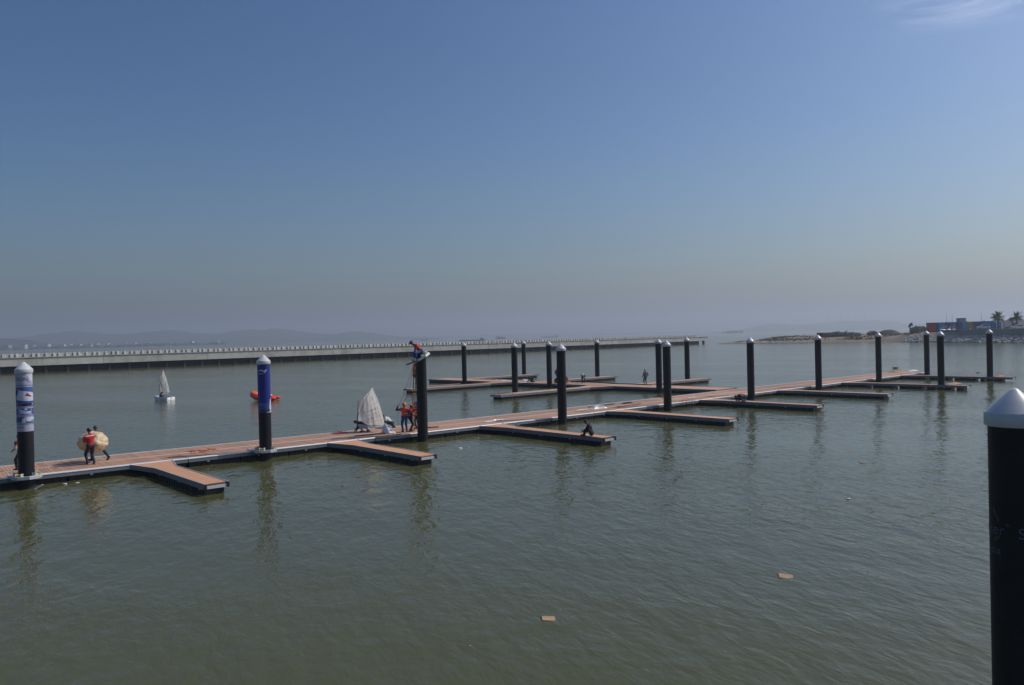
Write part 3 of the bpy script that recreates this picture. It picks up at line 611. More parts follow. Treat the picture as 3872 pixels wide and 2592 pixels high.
# boat-show tents
def tent(x, yb, Y, wd, hgt, dp, label, pk=1.4):
    P = at(x, yb, Y); t = empty('marquee_tent', (P.x, P.y, 4.6), R(-8), label, 'tent', 'white tents')
    h = wd / 2
    MB().box((-h, 0, 0), (h, dp, hgt)).obj('wall', 'tent', t)
    MB().add([(-h - .2, -.2, hgt + .01), (h + .2, -.2, hgt + .01), (h + .2, dp + .2, hgt + .01), (-h - .2, dp + .2, hgt + .01), (0, -.2, hgt + pk), (0, dp + .2, hgt + pk)], [(0, 1, 4), (1, 2, 5, 4), (2, 3, 5), (3, 0, 4, 5), (3, 2, 1, 0)]).obj('roof', 'tent', t)
    MB().box((-h * .2, -.04, 0), (h * .3, -.005, hgt * .75)).obj('opening', 'glass_dark', t)
    for s in (-1, 1): MB().box((s * h - .06, -.10, 0), (s * h + .06, -.02, hgt)).obj('pole', 'steel', t)
tent(3775, 1245, 306, 4.2, 3.4, 6, 'white tent with blue banner wall beside the hoarding end', 1.1)
tent(3838, 1245, 330, 8.5, 3.3, 8, 'wide white tent behind the second date palm', 1.9)
o = panel_line('banner_screen', 'blue and white banner screen beside the white tent', 'banner', 3757, 3790, 304, 302, 1245, 4.0, 7.5, [('azure', 1), ('white', .8), ('sky', 1.2), ('white', .5)]); del o['len']
kb = at(3635, 1218, 322); t = empty('kiosk_tower', (kb.x, kb.y, 3.9), 0, 'dark flared box tower rising behind the hoarding', 'kiosk')
MB().add([(-1.0, -1, 0), (1.0, -1, 0), (1.0, 1, 0), (-1.0, 1, 0), (-1.35, -1.3, 5.4), (1.2, -1.3, 5.4), (1.2, 1.3, 5.4), (-1.35, 1.3, 5.4)], [(3, 2, 1, 0), (4, 5, 6, 7), (0, 1, 5, 4), (1, 2, 6, 5), (2, 3, 7, 6), (3, 0, 4, 7)]).obj('shaft', 'steel', t)
MB().box((-1.4, -1.35, 5.41), (1.25, 1.35, 5.6)).obj('roof', 'glass_dark', t)
# parked vehicles
def car(P, rz, label):
    t = empty('parked_car', P, rz, label, 'car', 'cars behind the seawall')
    bod = [(-2.25, .35), (2.2, .35), (2.25, .8), (2.1, 1.05), (1.2, 1.12), (.55, 1.70), (-1.6, 1.76), (-2.1, 1.1), (-2.28, .9)]
    MB().extr(bod, -.85, .85).obj('body', 'car_white', t, bevel=.06)
    for y in (-.865, .855): MB().extr([(.95, 1.14), (.42, 1.60), (-1.45, 1.64), (-1.85, 1.14)], y, y + .01).obj('window', 'glass_dark', t)
    MB().add([(1.22, -.72, 1.16), (1.22, .72, 1.16), (.66, .66, 1.66), (.66, -.66, 1.66)], [(0, 1, 2, 3)]).obj('windscreen', 'glass_dark', t)
    for x in (-1.4, 1.4):
        for y in (-.88, .68):
            w_ = MB().tube([(x, y, .34), (x, y + .2, .34)], .34, 18).obj('wheel', 'tyre', t); MB().tube([(x, y - .005, .34), (x, y + .205, .34)], .2, 12).obj('rim', 'galv', w_)
    for y in (-.6, .6): MB().box((2.2, y - .15, .8), (2.27, y + .15, .95)).obj('headlight', 'glass_dark', t)
P = at(3718, 1246, 297); car((P.x, P.y, 4.88), R(170), 'white van parked in front of the hoarding with sun glinting off its roof')
P = at(3846, 1246, 292); car((P.x, P.y, 4.6), R(185), 'white car parked beneath the second date palm')
for i, (x, lab) in enumerate(((3565, 'small white upturned dinghy at the foot of the blue banner panels'), (3590, 'white dinghy hull lying behind the seawall coping'), (3606, 'pale orange dinghy hull lying behind the seawall'))):
    P = at(x, 1249, 305); t = empty('beached_dinghy', (P.x, P.y, 4.62), R(20 * i - 10), lab, 'dinghy', 'dinghies behind the seawall')
    vs = []; fs = []
    for a in range(9):
        f = a / 8; w_ = .62 * math.sin(math.pi * min(1, .25 + f * .75)) if f < 1 else .05; zz = .42 * math.sin(math.pi * (0.3 + .6 * f)) 
        for k in range(7): q = math.pi * k / 6; vs.append((-1.2 + 2.4 * f, -w_ * math.cos(q), .25 + zz * math.sin(q)))
    for a in range(8):
        for k in range(6): fs.append((a * 7 + k, a * 7 + k + 1, (a + 1) * 7 + k + 1, (a + 1) * 7 + k))
    MB().add(vs, fs).obj('hull', 'hull' if i < 2 else 'banner_orange', t, smooth=True)
    MB().box((-1.2, -.45, .18), (1.1, .45, .25)).obj('gunwale', 'hull', t)
for x, yt, lab in ((3580, 1184, 'thin flagpole above the red end of the hoarding'), (3601, 1186, 'thin flagpole beside the dark box tower'), (3711, 1180, 'thin flagpole behind the white van')):
    P = at(x, 1240, 330); Q = at(x, yt, 330); t = empty('flagpole', (P.x, P.y, 3.6), 0, lab, 'flagpole', 'flagpoles behind the hoarding')
    MB().lathe([(.09, 0), (.07, (Q.z - 3.6) * .5), (.04, Q.z - 3.6)], 8).obj('pole', 'steel', t); MB().ball((0, 0, Q.z - 3.55), .1, 1).obj('finial', 'galv', t)

# ------------------------------------------------------------------ plants on the shore
def leaf_cloud(n, size, shape, rnd, ls):
    mb = MB()
    for _ in range(n):
        while True:
            p = Vector((rnd.uniform(-1, 1), rnd.uniform(-1, 1), rnd.uniform(-1, 1)))
            if p.length < 1 and rnd.random() < 0.25 + p.length ** 2: break
        c = Vector((p.x * size[0], p.y * size[1], p.z * size[2])) + Vector(shape)
        a = Vector((rnd.uniform(-1, 1), rnd.uniform(-1, 1), rnd.uniform(-1, 1))).normalized(); b2 = a.orthogonal().normalized(); l = ls * rnd.uniform(.6, 1.4)
        mb.add([c - a * l, c + b2 * l * .5, c + a * l, c - b2 * l * .5], [(0, 1, 2, 3)])
    return mb
def bush(x, yb, Y, wd, hgt, label, m='leaf', z0=2.6, n=500, name='shrub', dp=1.4):
    rnd = random.Random(int(x)); P = at(x, yb, Y); t = empty(name, (P.x, P.y, z0), 0, label, 'shrub', 'bushes on the spit')
    mb = MB(); nl = max(2, int(wd / 1.3))
    for k in range(nl):
        f = (k + .5) / nl - .5; hh = hgt * rnd.uniform(.75, 1.0)
        c = leaf_cloud(n * 3 // nl, (wd / nl * .75, dp, hh * .52), (f * wd, rnd.uniform(-.3, .3), hh * .45), rnd, .26); mb.add(c.v, c.f)
    mb.obj('foliage', m, t); MB().tube([(0, 0, -.3), (.05, 0, hgt * .5)], [.08, .04], 6).obj('stem', 'bark', t)
bush(3145, 1266, 384, 8, 2.8, 'green bush row growing against the dark low wall on the spit', 'leaf', 2.3, 800)
bush(3178, 1264, 384, 7, 3.2, 'dark bush next to the green bush row on the spit', 'leaf_dark', 2.3, 600)
bush(3226, 1264, 380, 7, 2.4, 'low scrub to the side of the dark bush on the spit', 'leaf_dark', 2.4, 450)
bush(3478, 1246, 345, 7.5, 3.4, 'dark hedge beside the red end of the hoarding', 'leaf_dark', 3.6, 900)
bush(3822, 1244, 300, 4.0, 2.0, 'dark shrub under the tents near the second palm', 'leaf_dark', 4.0, 400)
bush(3731, 1222, 335, 3.2, 2.4, 'rounded dark treetop showing above the blue hoarding end', 'leaf_dark', 6.3, 400)
bush(3655, 1222, 330, 2.6, 2.4, 'spiky dark treetop beside the dark box tower', 'leaf_dark', 6.2, 300)
P = at(3112, 1268, 386); t = empty('low_wall', (P.x, P.y, 2.5), R(4), 'dark low rectangular wall on the spit', 'wall')
MB().box((-3.0, -.2, 0), (9.5, .2, 2.0)).obj('wall_panel', 'concrete_dark', t); MB().box((-3.1, -.3, 2.002), (9.6, .3, 2.15)).obj('coping', 'concrete', t)
# earth mound
mb = MB(); rnd = random.Random(2); P = at(3360, 1246, 378)
vs = []; fs = []
for i in range(25):
    for j in range(13):
        x, y = (i / 12 - 1), (j / 6 - 1); r2 = x * x + y * y; z = max(0, 1 - r2) ** .8
        vs.append((x * 6, y * 5, -.3 + 2.7 * z + rnd.uniform(-.12, .12) * (z > 0)))
for i in range(24):
    for j in range(12): fs.append((i * 13 + j, (i + 1) * 13 + j, (i + 1) * 13 + j + 1, i * 13 + j + 1))
o = mb.add(vs, fs).obj('earth_mound', 'hill', smooth=True); o.location = (P.x, P.y, 3.05); tag(o, 'grassy rounded earth mound on the spit', 'mound', kind='structure')
P = at(3298, 1248, 376); t = empty('hut', (P.x, P.y, 2.9), R(10), 'small dark pitched roof hut beside the earth mound', 'hut')
MB().box((-1.9, -1.4, 0), (1.9, 1.4, 1.1)).obj('wall', 'wood_dark', t); MB().add([(-2.2, -1.7, 1.1), (2.2, -1.7, 1.1), (2.2, 1.7, 1.1), (-2.2, 1.7, 1.1), (0, -1.7, 2.1), (0, 1.7, 2.1)], [(0, 1, 4), (1, 2, 5, 4), (2, 3, 5), (3, 0, 4, 5), (3, 2, 1, 0)]).obj('roof', 'wood_dark', t)
def palm(x, yb, Y, z0, ht, fl, label, nf=30, wind=0.0, seed=1):
    rnd = random.Random(seed); P = at(x, yb, Y); t = empty('date_palm', (P.x, P.y, z0), 0, label, 'palm tree', 'palms on the shore')
    MB().tube([(0, 0, -.3), (.05, 0, ht * .4), (0.02, 0, ht * .75), (0, 0, ht)], [.34, .26, .25, .3], 10).obj('trunk', 'bark', t)
    mb = MB()
    for k in range(nf):
        az = rnd.uniform(0, 2 * math.pi); el = rnd.uniform(-.35, 1.35); l = fl * rnd.uniform(.8, 1.1)
        d = Vector((math.cos(az) * math.cos(el) + wind, math.sin(az) * math.cos(el), math.sin(el))).normalized(); pts = []; p = Vector((0, 0, ht))
        for s in range(8):
            pts.append(p.copy()); d = (d + Vector((wind * .1, 0, -.11))).normalized(); p = p + d * l / 7
        mb.tube(pts, [.035 * (1 - i / 9) for i in range(8)], 3, cap=False)
        for s in range(1, 15):
            f = s / 15 * 6.99; i = int(f); q = f - i; c = pts[i] * (1 - q) + pts[min(i + 1, 7)] * q; dd = (pts[min(i + 1, 7)] - pts[i]).normalized()
            side = dd.cross(Vector((0, 0, 1))); side = side.normalized() if side.length > .01 else Vector((1, 0, 0)); ll = .72 * math.sin(math.pi * (.18 + .78 * s / 15))
            for sg in (-1, 1):
                tip = c + side * sg * ll * .8 + dd * ll * .7 + Vector((0, 0, -.25 * ll)); mb.add([c - dd * .09, c + dd * .09, tip], [(0, 1, 2)])
    mb.obj('crown', 'frond', t)
    MB().ball((0, 0, ht - .1), (.42, .42, .5), 1, .1).obj('crown_base', 'bark', t)
palm(3774, 1245, 297, 4.4, 4.8, 2.9, 'tall date palm beside the blue banner screen', 64, 0, 3)
palm(3845, 1246, 303, 4.4, 4.7, 2.8, 'date palm standing before the wide white tent', 50, 0, 4)
palm(3758, 1245, 325, 3.9, 4.9, 1.6, 'smaller palm behind the tall date palm', 18, -.3, 5)
palm(3828, 1245, 330, 3.9, 4.6, 1.5, 'smaller palm behind the wide white tent edge', 16, -.4, 6)
palm(3441, 1256, 348, 2.8, 4.6, 1.8, 'windswept ragged palm on the bare spit', 16, .75, 7)

# ------------------------------------------------------------------ distant hills, town, ships
def ridge(pts, Y, dp, label, seed):
    rnd = random.Random(seed); xs = [p[0] for p in pts]; ys = [p[1] for p in pts]; n = 90; m = 14; vs = []; fs = []
    for i in range(n + 1):
        x = xs[0] + (xs[-1] - xs[0]) * i / n; y = float(np.interp(x, xs, ys)); P = at(x, y, Y); hz = max(2.0, P.z) * (1 + rnd.uniform(-.025, .025))
        for j in range(m + 1):
            q = j / m * 2 - 1; prof = (1 - abs(q) ** 1.6)
            vs.append((P.x + q * dp * .15 + rnd.uniform(-4, 4), Y + q * dp, -3 + (hz + 3) * prof * (1 + (rnd.uniform(-.06, .06) if 0 < abs(q) < .95 else 0))))
    for i in range(n):
        for j in range(m): a = i * (m + 1) + j; fs.append((a, a + m + 1, a + m + 2, a + 1))
    o = MB().add(vs, fs).obj('hills', 'hill', smooth=True); tag(o, label, 'hills', kind='structure'); return o
ridge([(-900, 1300), (-400, 1278), (-150, 1290), (0, 1281), (28, 1282), (64, 1296), (80, 1304), (100, 1316)], 2900, 350, 'nearer dark headland at the edge of the far shore', 1)
ridge([(60, 1318), (94, 1298), (111, 1281), (175, 1270), (213, 1263), (309, 1253), (352, 1260), (405, 1266), (437, 1263), (470, 1267), (545, 1260), (608, 1251), (640, 1248), (723, 1261), (832, 1264), (890, 1256), (947, 1245), (999, 1251), (1056, 1243), (1101, 1251), (1197, 1261), (1280, 1264), (1344, 1254), (1395, 1259), (1480, 1272), (1560, 1278), (1620, 1279)], 4600, 600, 'long hazy wooded hills across the bay', 2)
ridge([(1380, 1280), (1500, 1272), (1700, 1271), (1950, 1264), (2150, 1262), (2400, 1258), (2600, 1255), (2780, 1253), (2900, 1250)], 6600, 500, 'faint low land strip on the sea horizon', 3)
ridge([(2690, 1257), (2760, 1250), (2812, 1246), (2856, 1233), (2907, 1224), (2938, 1222), (2971, 1228), (3022, 1227), (3087, 1223), (3200, 1213), (3260, 1215), (3316, 1211), (3372, 1217), (3420, 1226), (3520, 1222), (3700, 1216), (3900, 1206), (4300, 1210), (4700, 1180)], 5400, 600, 'faint hazy hills behind the sand spit', 4)
# low wooded shoreline in front of the hills
rnd = random.Random(21)
o = MB().prism([(at(-700, 1320, 2500).x, 2480), (at(500, 1310, 2500).x, 2520), (at(900, 1300, 2700).x, 2800), (at(900, 1300, 3300).x, 3300), (at(-700, 1320, 3000).x, 3100)], -2, 2.2).obj('far_shore', 'sand'); tag(o, 'pale far shore strip below the town', 'shore', kind='structure')
mb = MB()
for k in range(420):
    f = rnd.random(); x = -650 + 1500 * f; Yd = 2560 + rnd.uniform(0, 200) + 240 * f; P = at(x, 1310, Yd); r = rnd.uniform(5, 12); mb.ball((P.x, Yd, rnd.uniform(0, 4)), (r * 1.5, r, r * rnd.uniform(.5, .95)), 1, .2)
o = mb.obj('shoreline_wood', 'leaf_dark'); tag(o, 'dark belt of trees along the far shore', 'trees', kind='stuff')
bl = [(20, 1306, 30, 11), (-30, 1305, 26, 12), (48, 1309, 9, 9), (86, 1304, 17, 13), (114, 1306, 26, 8), (142, 1306, 8, 8), (170, 1306, 17, 7), (182, 1302, 5, 14), (205, 1304, 10, 9), (236, 1303, 12, 9), (262, 1302, 8, 8), (300, 1302, 9, 8), (337, 1301, 11, 10), (362, 1300, 13, 10), (402, 1299, 13, 10), (440, 1302, 18, 7), (405, 1310, 13, 5), (470, 1298, 10, 8), (505, 1297, 12, 7), (560, 1296, 10, 8), (640, 1294, 12, 7), (720, 1291, 14, 7), (820, 1289, 12, 6)]
for i, (x, yt, wp, hp) in enumerate(bl):
    Yd = 2700 + 180 * (i % 3) + x * .2; s = Yd / 3000; P = at(x, yt, Yd); wd, h = wp * s, P.z - 1.0
    t = empty('far_building', (P.x, Yd, 1.0), R(rnd.uniform(-20, 20)), 'tiny pale building in the hazy town below the far hills', 'building', 'buildings of the far town')
    m = 'house_white' if i % 4 else 'house_tan'; MB().box((-wd / 2, 0, 0), (wd / 2, 14, h)).obj('wall', m, t); MB().box((-wd / 2 - .3, -.3, h + .01), (wd / 2 + .3, 14.3, h + .8)).obj('roof', 'house_tan', t)
    if wp > 12:
        for fl_ in range(3): MB().box((-wd / 2 + 1, -.12, h * (.30 + .2 * fl_)), (wd / 2 - 1, -.02, h * (.38 + .2 * fl_))).obj('window', 'glass_dark', t)
def mast(x, yt, yb, Y, label, wdt=2.2):
    P = at(x, yb, Y); Q = at(x, yt, Y); h = Q.z - P.z; t = empty('lattice_mast', (P.x, Y, P.z), 0, label, 'mast', 'far lattice masts')
    for k in range(3):
        a = 2.1 * k; c, s = math.cos(a), math.sin(a); MB().tube([(c * wdt, s * wdt, -8), (c * wdt * .25, s * wdt * .25, h)], [.55, .3], 5).obj('leg', 'steel', t)
    for k in range(7):
        q = k / 7; r = wdt * (1 - .75 * q); MB().tube([(r * math.cos(2.1 * j), r * math.sin(2.1 * j), h * q) for j in (0, 1, 2, 0)], .25, 4).obj('brace', 'steel', t)
mast(3130, 1166, 1222, 5300, 'thin mast on the hazy hill, closest to the sea'); mast(3181, 1160, 1214, 5300, 'tallest thin mast on the hazy hill'); mast(3207, 1171, 1214, 5300, 'thin mast on the hazy hill next to the tallest'); mast(3270, 1160, 1215, 5300, 'thin mast on the hazy hill closest to the hut')
mast(143, 1236, 1290, 4300, 'wide lattice tower in front of the long far hills', 9)
def ship(x, yw, Y, Lp, hp, m, label, aft=1, mid=0):
    s = Y / 3000; P = at(x, yw, Y); Ln = Lp * s; t = empty('cargo_ship', (P.x, Y, 0), R(4), label, 'ship', 'ships out at sea'); h = hp * s
    b_ = 7.0
    MB().prism([(-Ln / 2, -b_), (Ln * .42, -b_), (Ln / 2, 0), (Ln * .42, b_), (-Ln / 2, b_)], -1, h * .34).obj('hull', m, t)
    xa = aft * Ln * .36
    MB().box((xa - Ln * .07, -b_ * .7, h * .34), (xa + Ln * .07, b_ * .7, h * .85)).obj('bridge', 'ship_pale', t); MB().box((xa - Ln * .075, -b_ * .72, h * .62), (xa + Ln * .075, b_ * .72, h * .70)).obj('bridge_window', 'glass_dark', t)
    MB().tube([(xa, 0, h * .85), (xa, 0, h * 1.1)], .4, 6).obj('funnel', 'ship_dark', t); MB().tube([(-aft * Ln * .3, 0, h * .3), (-aft * Ln * .3, 0, h * .9)], .35, 6).obj('foremast', 'ship_dark', t)
    if mid: MB().box((-Ln * .3, -b_ * .8, h * .34), (Ln * .22, b_ * .8, h * .34 + h * mid)).obj('cargo', m, t)
ship(1786, 1287, 1500, 100, 12, 'ship_dark', 'dark low sand barge passing behind the breakwater', 1)
ship(1895, 1281, 2600, 40, 13, 'ship_red', 'reddish cargo ship farther out than the sand barge', -1, .25)
ship(2080, 1276, 2800, 66, 10, 'ship_pale', 'pale long cargo ship on the hazy horizon', 1, .15)
ship(1606, 1290, 2400, 28, 8, 'ship_pale', 'small pale ship behind the blue helmeted man', 1)
ship(2772, 1256, 3400, 84, 12, 'ship_dark', 'long hazy container wharf before the faint hills, shaped as a ship', 1, .4)  # far container wharf strip, built from the ship parts

# ------------------------------------------------------------------ people
def capsule(mb, a, b2, ra, rb, n=10, flat=1.0, fdir=None):
    a = Vector(a); b2 = Vector(b2); d = b2 - a; ln = d.length
    if ln < 1e-4: return
    d /= ln; prof = []
    for k in range(5): q = math.pi / 2 * (1 - k / 4); prof.append((-ra * math.sin(q), max(.001, ra * math.cos(q))))
    for k in range(5): q = math.pi / 2 * k / 4; prof.append((ln + rb * math.sin(q), max(.001, rb * math.cos(q))))
    f = Vector(fdir) if fdir is not None else d.orthogonal(); f = (f - d * f.dot(d)).normalized(); s = d.cross(f)
    vs = []; fs = []
    for h_, r in prof:
        for k in range(n): t_ = 2 * math.pi * k / n; vs.append(a + d * h_ + f * (r * flat * math.cos(t_)) + s * (r * math.sin(t_)))
    m = len(prof)
    for i in range(m - 1):
        for k in range(n): fs.append((i * n + k, i * n + (k + 1) % n, (i + 1) * n + (k + 1) % n, (i + 1) * n + k))
    fs += [tuple(range(n - 1, -1, -1)), tuple(range((m - 1) * n, m * n))]
    mb.add(vs, fs)
def ik(a, b2, l1, l2, pole):
    a = Vector(a); b2 = Vector(b2); d = b2 - a; D = d.length; mx = (l1 + l2) * .995
    if D > mx: b2 = a + d * (mx / D); d = b2 - a; D = mx
    D = max(D, abs(l1 - l2) + .02); d = d.normalized(); x = (l1 * l1 - l2 * l2 + D * D) / (2 * D); h_ = math.sqrt(max(0, l1 * l1 - x * x))
    p = Vector(pole); p = p - d * p.dot(d); p = p.normalized() if p.length > 1e-4 else d.orthogonal().normalized()
    return a + d * x + p * h_, b2
def seg_d(p, a, b2):
    d = b2 - a; t_ = max(0, min(1, (p - a).dot(d) / max(1e-9, d.length_squared))); return (p - a - d * t_).length
def person(label, loc, face, pose, top='cloth_black', legs='cloth_black', vest=None, hat=None, sleeves=True, shoe='shoe', hair='hair', ht=1.70, group='people on the pontoons', stripe=None, look=0.0):
    """local frame: x to the person's right, y forward. pose: hip height, lean (deg forward), wl/wr wrists, al/ar ankles (local metres)"""
    S = ht / 1.70; g = pose.get
    t = empty('person', loc, face, label, 'person', group); t.scale = (S, S, S)
    hipz = g('hip', .92); lean = R(g('lean', 3)); side = R(g('side', 0)); off = Vector((g('ox', 0), g('oy', 0), 0))
    pel = Vector((0, 0, hipz)) + off
    sd = Vector((math.sin(side), math.sin(lean) * math.cos(side), math.cos(lean) * math.cos(side))); fwd = Vector((0, math.cos(lean), -math.sin(lean))); rt = Vector((math.cos(side), 0, -math.sin(side)))
    waist = pel + sd * .13; chest = pel + sd * .36; nb = pel + sd * .50; hl = R(g('head', 8)); hd = (sd * math.cos(hl) + fwd * math.sin(hl)).normalized()
    neck = nb + hd * .06; hc = nb + hd * .185 + fwd * .015
    J = {}; mb = MB(); bones = []
    def bone(a, b2, ra, rb, reg, flat=1.0, fd=None): capsule(mb, a, b2, ra, rb, 10, flat, fd); bones.append((Vector(a), Vector(b2), reg))
    bone(pel - rt * .075, pel + rt * .075, .125, .125, 'legs'); bone(pel + sd * .02, waist, .135, .130, 'legs', .82, fwd)
    bone(waist + sd * .02, chest, .135, .155, 'torso', .78, fwd); bone(chest - rt * .07 + sd * .02, chest + rt * .07 + sd * .02, .125, .125, 'torso', .9, fwd)
    bone(chest + sd * .06, nb, .11, .06, 'torso'); bone(nb, hc, .055, .055, 'head')
    for s, wk, ak in ((-1, 'wl', 'al'), (1, 'wr', 'ar')):
        sh = chest + rt * s * .185 + sd * .07; wt = Vector(g(wk, (s * .27, .05, hipz - .05))); el, wr = ik(sh, wt, .29, .26, g('pole' + wk[1], (s * .5, -1, -.4)))
        bone(chest + rt * s * .09 + sd * .06, sh, .085, .075, 'torso'); bone(sh, el, .062, .048, 'arm'); bone(el, wr, .046, .034, 'arm')
        hd_ = (wr - el).normalized(); hv = wr + hd_ * .085; bone(wr, hv, .034, .038, 'hand', .55); J[wk] = (wr, hv, hd_, s)
        hp = pel + rt * s * .09 - sd * .03; at_ = Vector(g(ak, (s * .10, 0, .09))); kn, an = ik(hp, at_, .43, .42, g('kpole' + ak[1], (s * .15, 1, .1)))
        bone(hp, kn, .092, .064, 'legs'); bone(kn, an, .060, .042, 'legs')
        fd = Vector(g('foot' + ak[1], (s * .12, 1, 0))).normalized(); bone(an - fd * .05 + Vector((0, 0, -.045)), an + fd * .15 + Vector((0, 0, -.05)), .042, .036, 'foot')
    # head: skull, jaw, nose, ears
    lk = Matrix.Rotation(R(look), 3, hd); hf = lk @ (fwd * math.cos(hl) - sd * math.sin(hl)).normalized(); hr = hd.cross(hf) * -1
    T = Matrix((hr, hf, hd)).transposed().to_4x4()
    mb.ball(hc + hd * .035, (.078, .098, .102), 2, 0, T); mb.ball(hc - hd * .035 + hf * .025, (.058, .072, .078), 2, 0, T)
    mb.ball(hc + hf * .105 - hd * .005, (.014, .02, .024), 1, 0, T)
    for s in (-1, 1): mb.ball(hc + hr * s * .08, (.012, .022, .032), 1, 0, T)
    bones.append((hc - hd * .06, hc + hd * .07, 'head'))
    tmp = bpy.data.objects.new('body_tmp', mb.mesh('body_tmp')); col.objects.link(tmp)
    rm = tmp.modifiers.new('r', 'REMESH'); rm.mode = 'VOXEL'; rm.voxel_size = .017
    sm = tmp.modifiers.new('s', 'SMOOTH'); sm.factor = .5; sm.iterations = 3
    me = bpy.data.meshes.new_from_object(tmp.evaluated_get(bpy.context.evaluated_depsgraph_get())); bpy.data.objects.remove(tmp)
    # classify vertices by nearest bone
    nv = len(me.vertices); co = np.empty(nv * 3); me.vertices.foreach_get('co', co); co = co.reshape(-1, 3)
    no = np.empty(nv * 3); me.vertices.foreach_get('normal', no); no = no.reshape(-1, 3)
    best = np.full(nv, 1e9); reg = np.zeros(nv, int); names = ['torso', 'legs', 'arm', 'hand', 'head', 'foot']
    rad = {'torso': .12, 'legs': .08, 'arm': .05, 'hand': .035, 'head': .07, 'foot': .04}
    for a, b2, rg in bones:
        A = np.array(a); D = np.array(b2) - A; tt = np.clip(((co - A) @ D) / max(1e-9, D @ D), 0, 1); dist = np.linalg.norm(co - A - tt[:, None] * D, axis=1) / rad[rg]
        k = dist < best; best[k] = dist[k]; reg[k] = names.index(rg)
    faces = [tuple(p.vertices) for p in me.polygons]
    def shell(name, regs, thick, m, parent, test=None, wob=.006):
        ids = [names.index(r) for r in regs]; ok = np.isin(reg, ids)
        if test is not None: ok = ok & test(co)
        sel = [f for f in faces if sum(ok[i] for i in f) >= len(f) - 0]
        if not sel: return None
        used = sorted(set(i for f in sel for i in f)); mp = {v: k for k, v in enumerate(used)}
        ph = np.sin(co[used] @ np.array([31., 23., 17.])) + np.sin(co[used] @ np.array([-19., 37., 29.]))
        vs_ = co[used] + no[used] * (thick + wob * ph[:, None] * .5)
        b_ = MB(); b_.v = [tuple(v) for v in vs_]; b_.f = [tuple(mp[i] for i in f) for f in sel]
        o_ = b_.obj(name, m, parent, smooth=True); sd_ = o_.modifiers.new('cloth', 'SOLIDIFY'); sd_.thickness = .006; sd_.offset = -1; return o_
    # five fingers on each hand
    fb = MB()
    for wk in ('wl', 'wr'):
        wr, hv, hd_, s = J[wk]; sd2 = hd_.orthogonal().normalized(); nn = hd_.cross(sd2)
        for k, ln in enumerate((.065, .075, .07, .055)):
            b0 = hv + sd2 * (-.027 + .018 * k) + hd_ * .015; b1 = b0 + hd_ * ln * .55 + nn * .012; b3 = b1 + hd_ * ln * .35 + nn * .03
            fb.tube([b0, b1, b3], [.0095, .0085, .006], 6)
        b0 = wr + hd_ * .03 - sd2 * .03; fb.tube([b0, b0 + hd_ * .035 - sd2 * .025 + nn * .01, b0 + hd_ * .07 - sd2 * .03 + nn * .02], [.012, .010, .007], 6)
    bmb = MB(); bmb.v = [tuple(v) for v in co]; bmb.f = list(faces); bmb.add(fb.v, fb.f); bod = bmb.obj('body', 'skin', t, smooth=True)
    shell('trousers', ['legs'], .013, legs, t)
    j = shell('jacket', ['torso', 'arm'] if sleeves else ['torso'], .016, top, t)
    shell('shoes', ['foot'], .008, shoe, t, wob=0)
    if vest: shell('vest', ['torso'], .032, vest, t, wob=.004)
    if stripe:
        pl = np.array(chest + sd * .085); sdn = np.array(sd); shell('stripe', ['torso', 'arm'], .024, stripe, t, test=lambda c: np.abs((c - pl) @ sdn) < .022, wob=0)
    hcn = np.array(hc); hfn = np.array(hf); hdn = np.array(hd)
    if hair: shell('hair', ['head'], .012, hair, t, test=lambda c: (((c - hcn) @ hdn - ((c - hcn) @ hfn) * .9) > .0) & ((c - hcn) @ hdn > -.06), wob=.012)
    if hat:
        b_ = MB(); prof = [(.118, .0), (.118, .012), (.108, .05), (.085, .09), (.05, .115), (.004, .124)]; b_.lathe(prof, 18); b_.lathe([(.145, -.004), (.145, .008), (.10, .010), (.10, -.004)], 18, cap=False)
        TT = Matrix.Translation(hc + hd * .055) @ T; b_.v = [tuple(TT @ Vector((v[0], v[1] * 1.12, v[2]))) for v in b_.v]; o_ = b_.obj('helmet', hat, t, smooth=True)
    eb = MB()
    for s in (-1, 1): eb.ball(hc + hf * .092 + hr * s * .032 + hd * .02, .009, 1)
    eb.obj('eyes', 'hair', t); mbx = MB(); mbx.ball(hc + hf * .088 - hd * .055, (.022, .006, .005), 1, 0, T); mbx.obj('mouth', 'cloth_maroon', t)
    return t
def gpt(x, y, z=DECK):
    d = ray(x, y); k = (z - CAMH) / d.z; return Vector((0, 0, CAMH)) + d * k
# facing angles: 0 looks away from the photographer (+Y), 180 looks toward
GA = 'people on the pontoons'
m1 = gpt(345, 1757); m1.z = DECK
person('person in a red jacket carrying one side of the big cream bundle', m1, R(62), dict(hip=.90, lean=2, side=-3, wl=(-.05, .40, 1.24), wr=(.10, .40, 1.10), al=(-.10, .12, .09), ar=(.10, -.10, .09), head=4), top='cloth_red', legs='cloth_navy', shoe='shoe_pale', ht=1.72, group=GA, stripe='cloth_white')
m2 = gpt(372, 1742); m2.z = DECK
person('person in dark clothes half hidden behind the big cream bundle, striding', m2, R(70), dict(hip=.86, lean=8, wl=(-.2, .45, 1.15), wr=(.15, .35, 1.0), al=(-.08, .32, .09), ar=(.10, -.55, .17), footr=(.1, .7, -.6)), top='cloth_black', legs='cloth_navy', ht=1.74, group=GA)
m3 = gpt(84, 1779); m3.z = DECK
person('person in a khaki and red top half hidden by the film strip pile', m3, R(72), dict(hip=.88, lean=10, wl=(-.25, .25, .95), wr=(.25, -.2, .95), al=(-.1, .22, .09), ar=(.1, -.30, .12)), top='cloth_khaki', legs='cloth_black', vest='cloth_maroon', ht=1.66, group=GA)
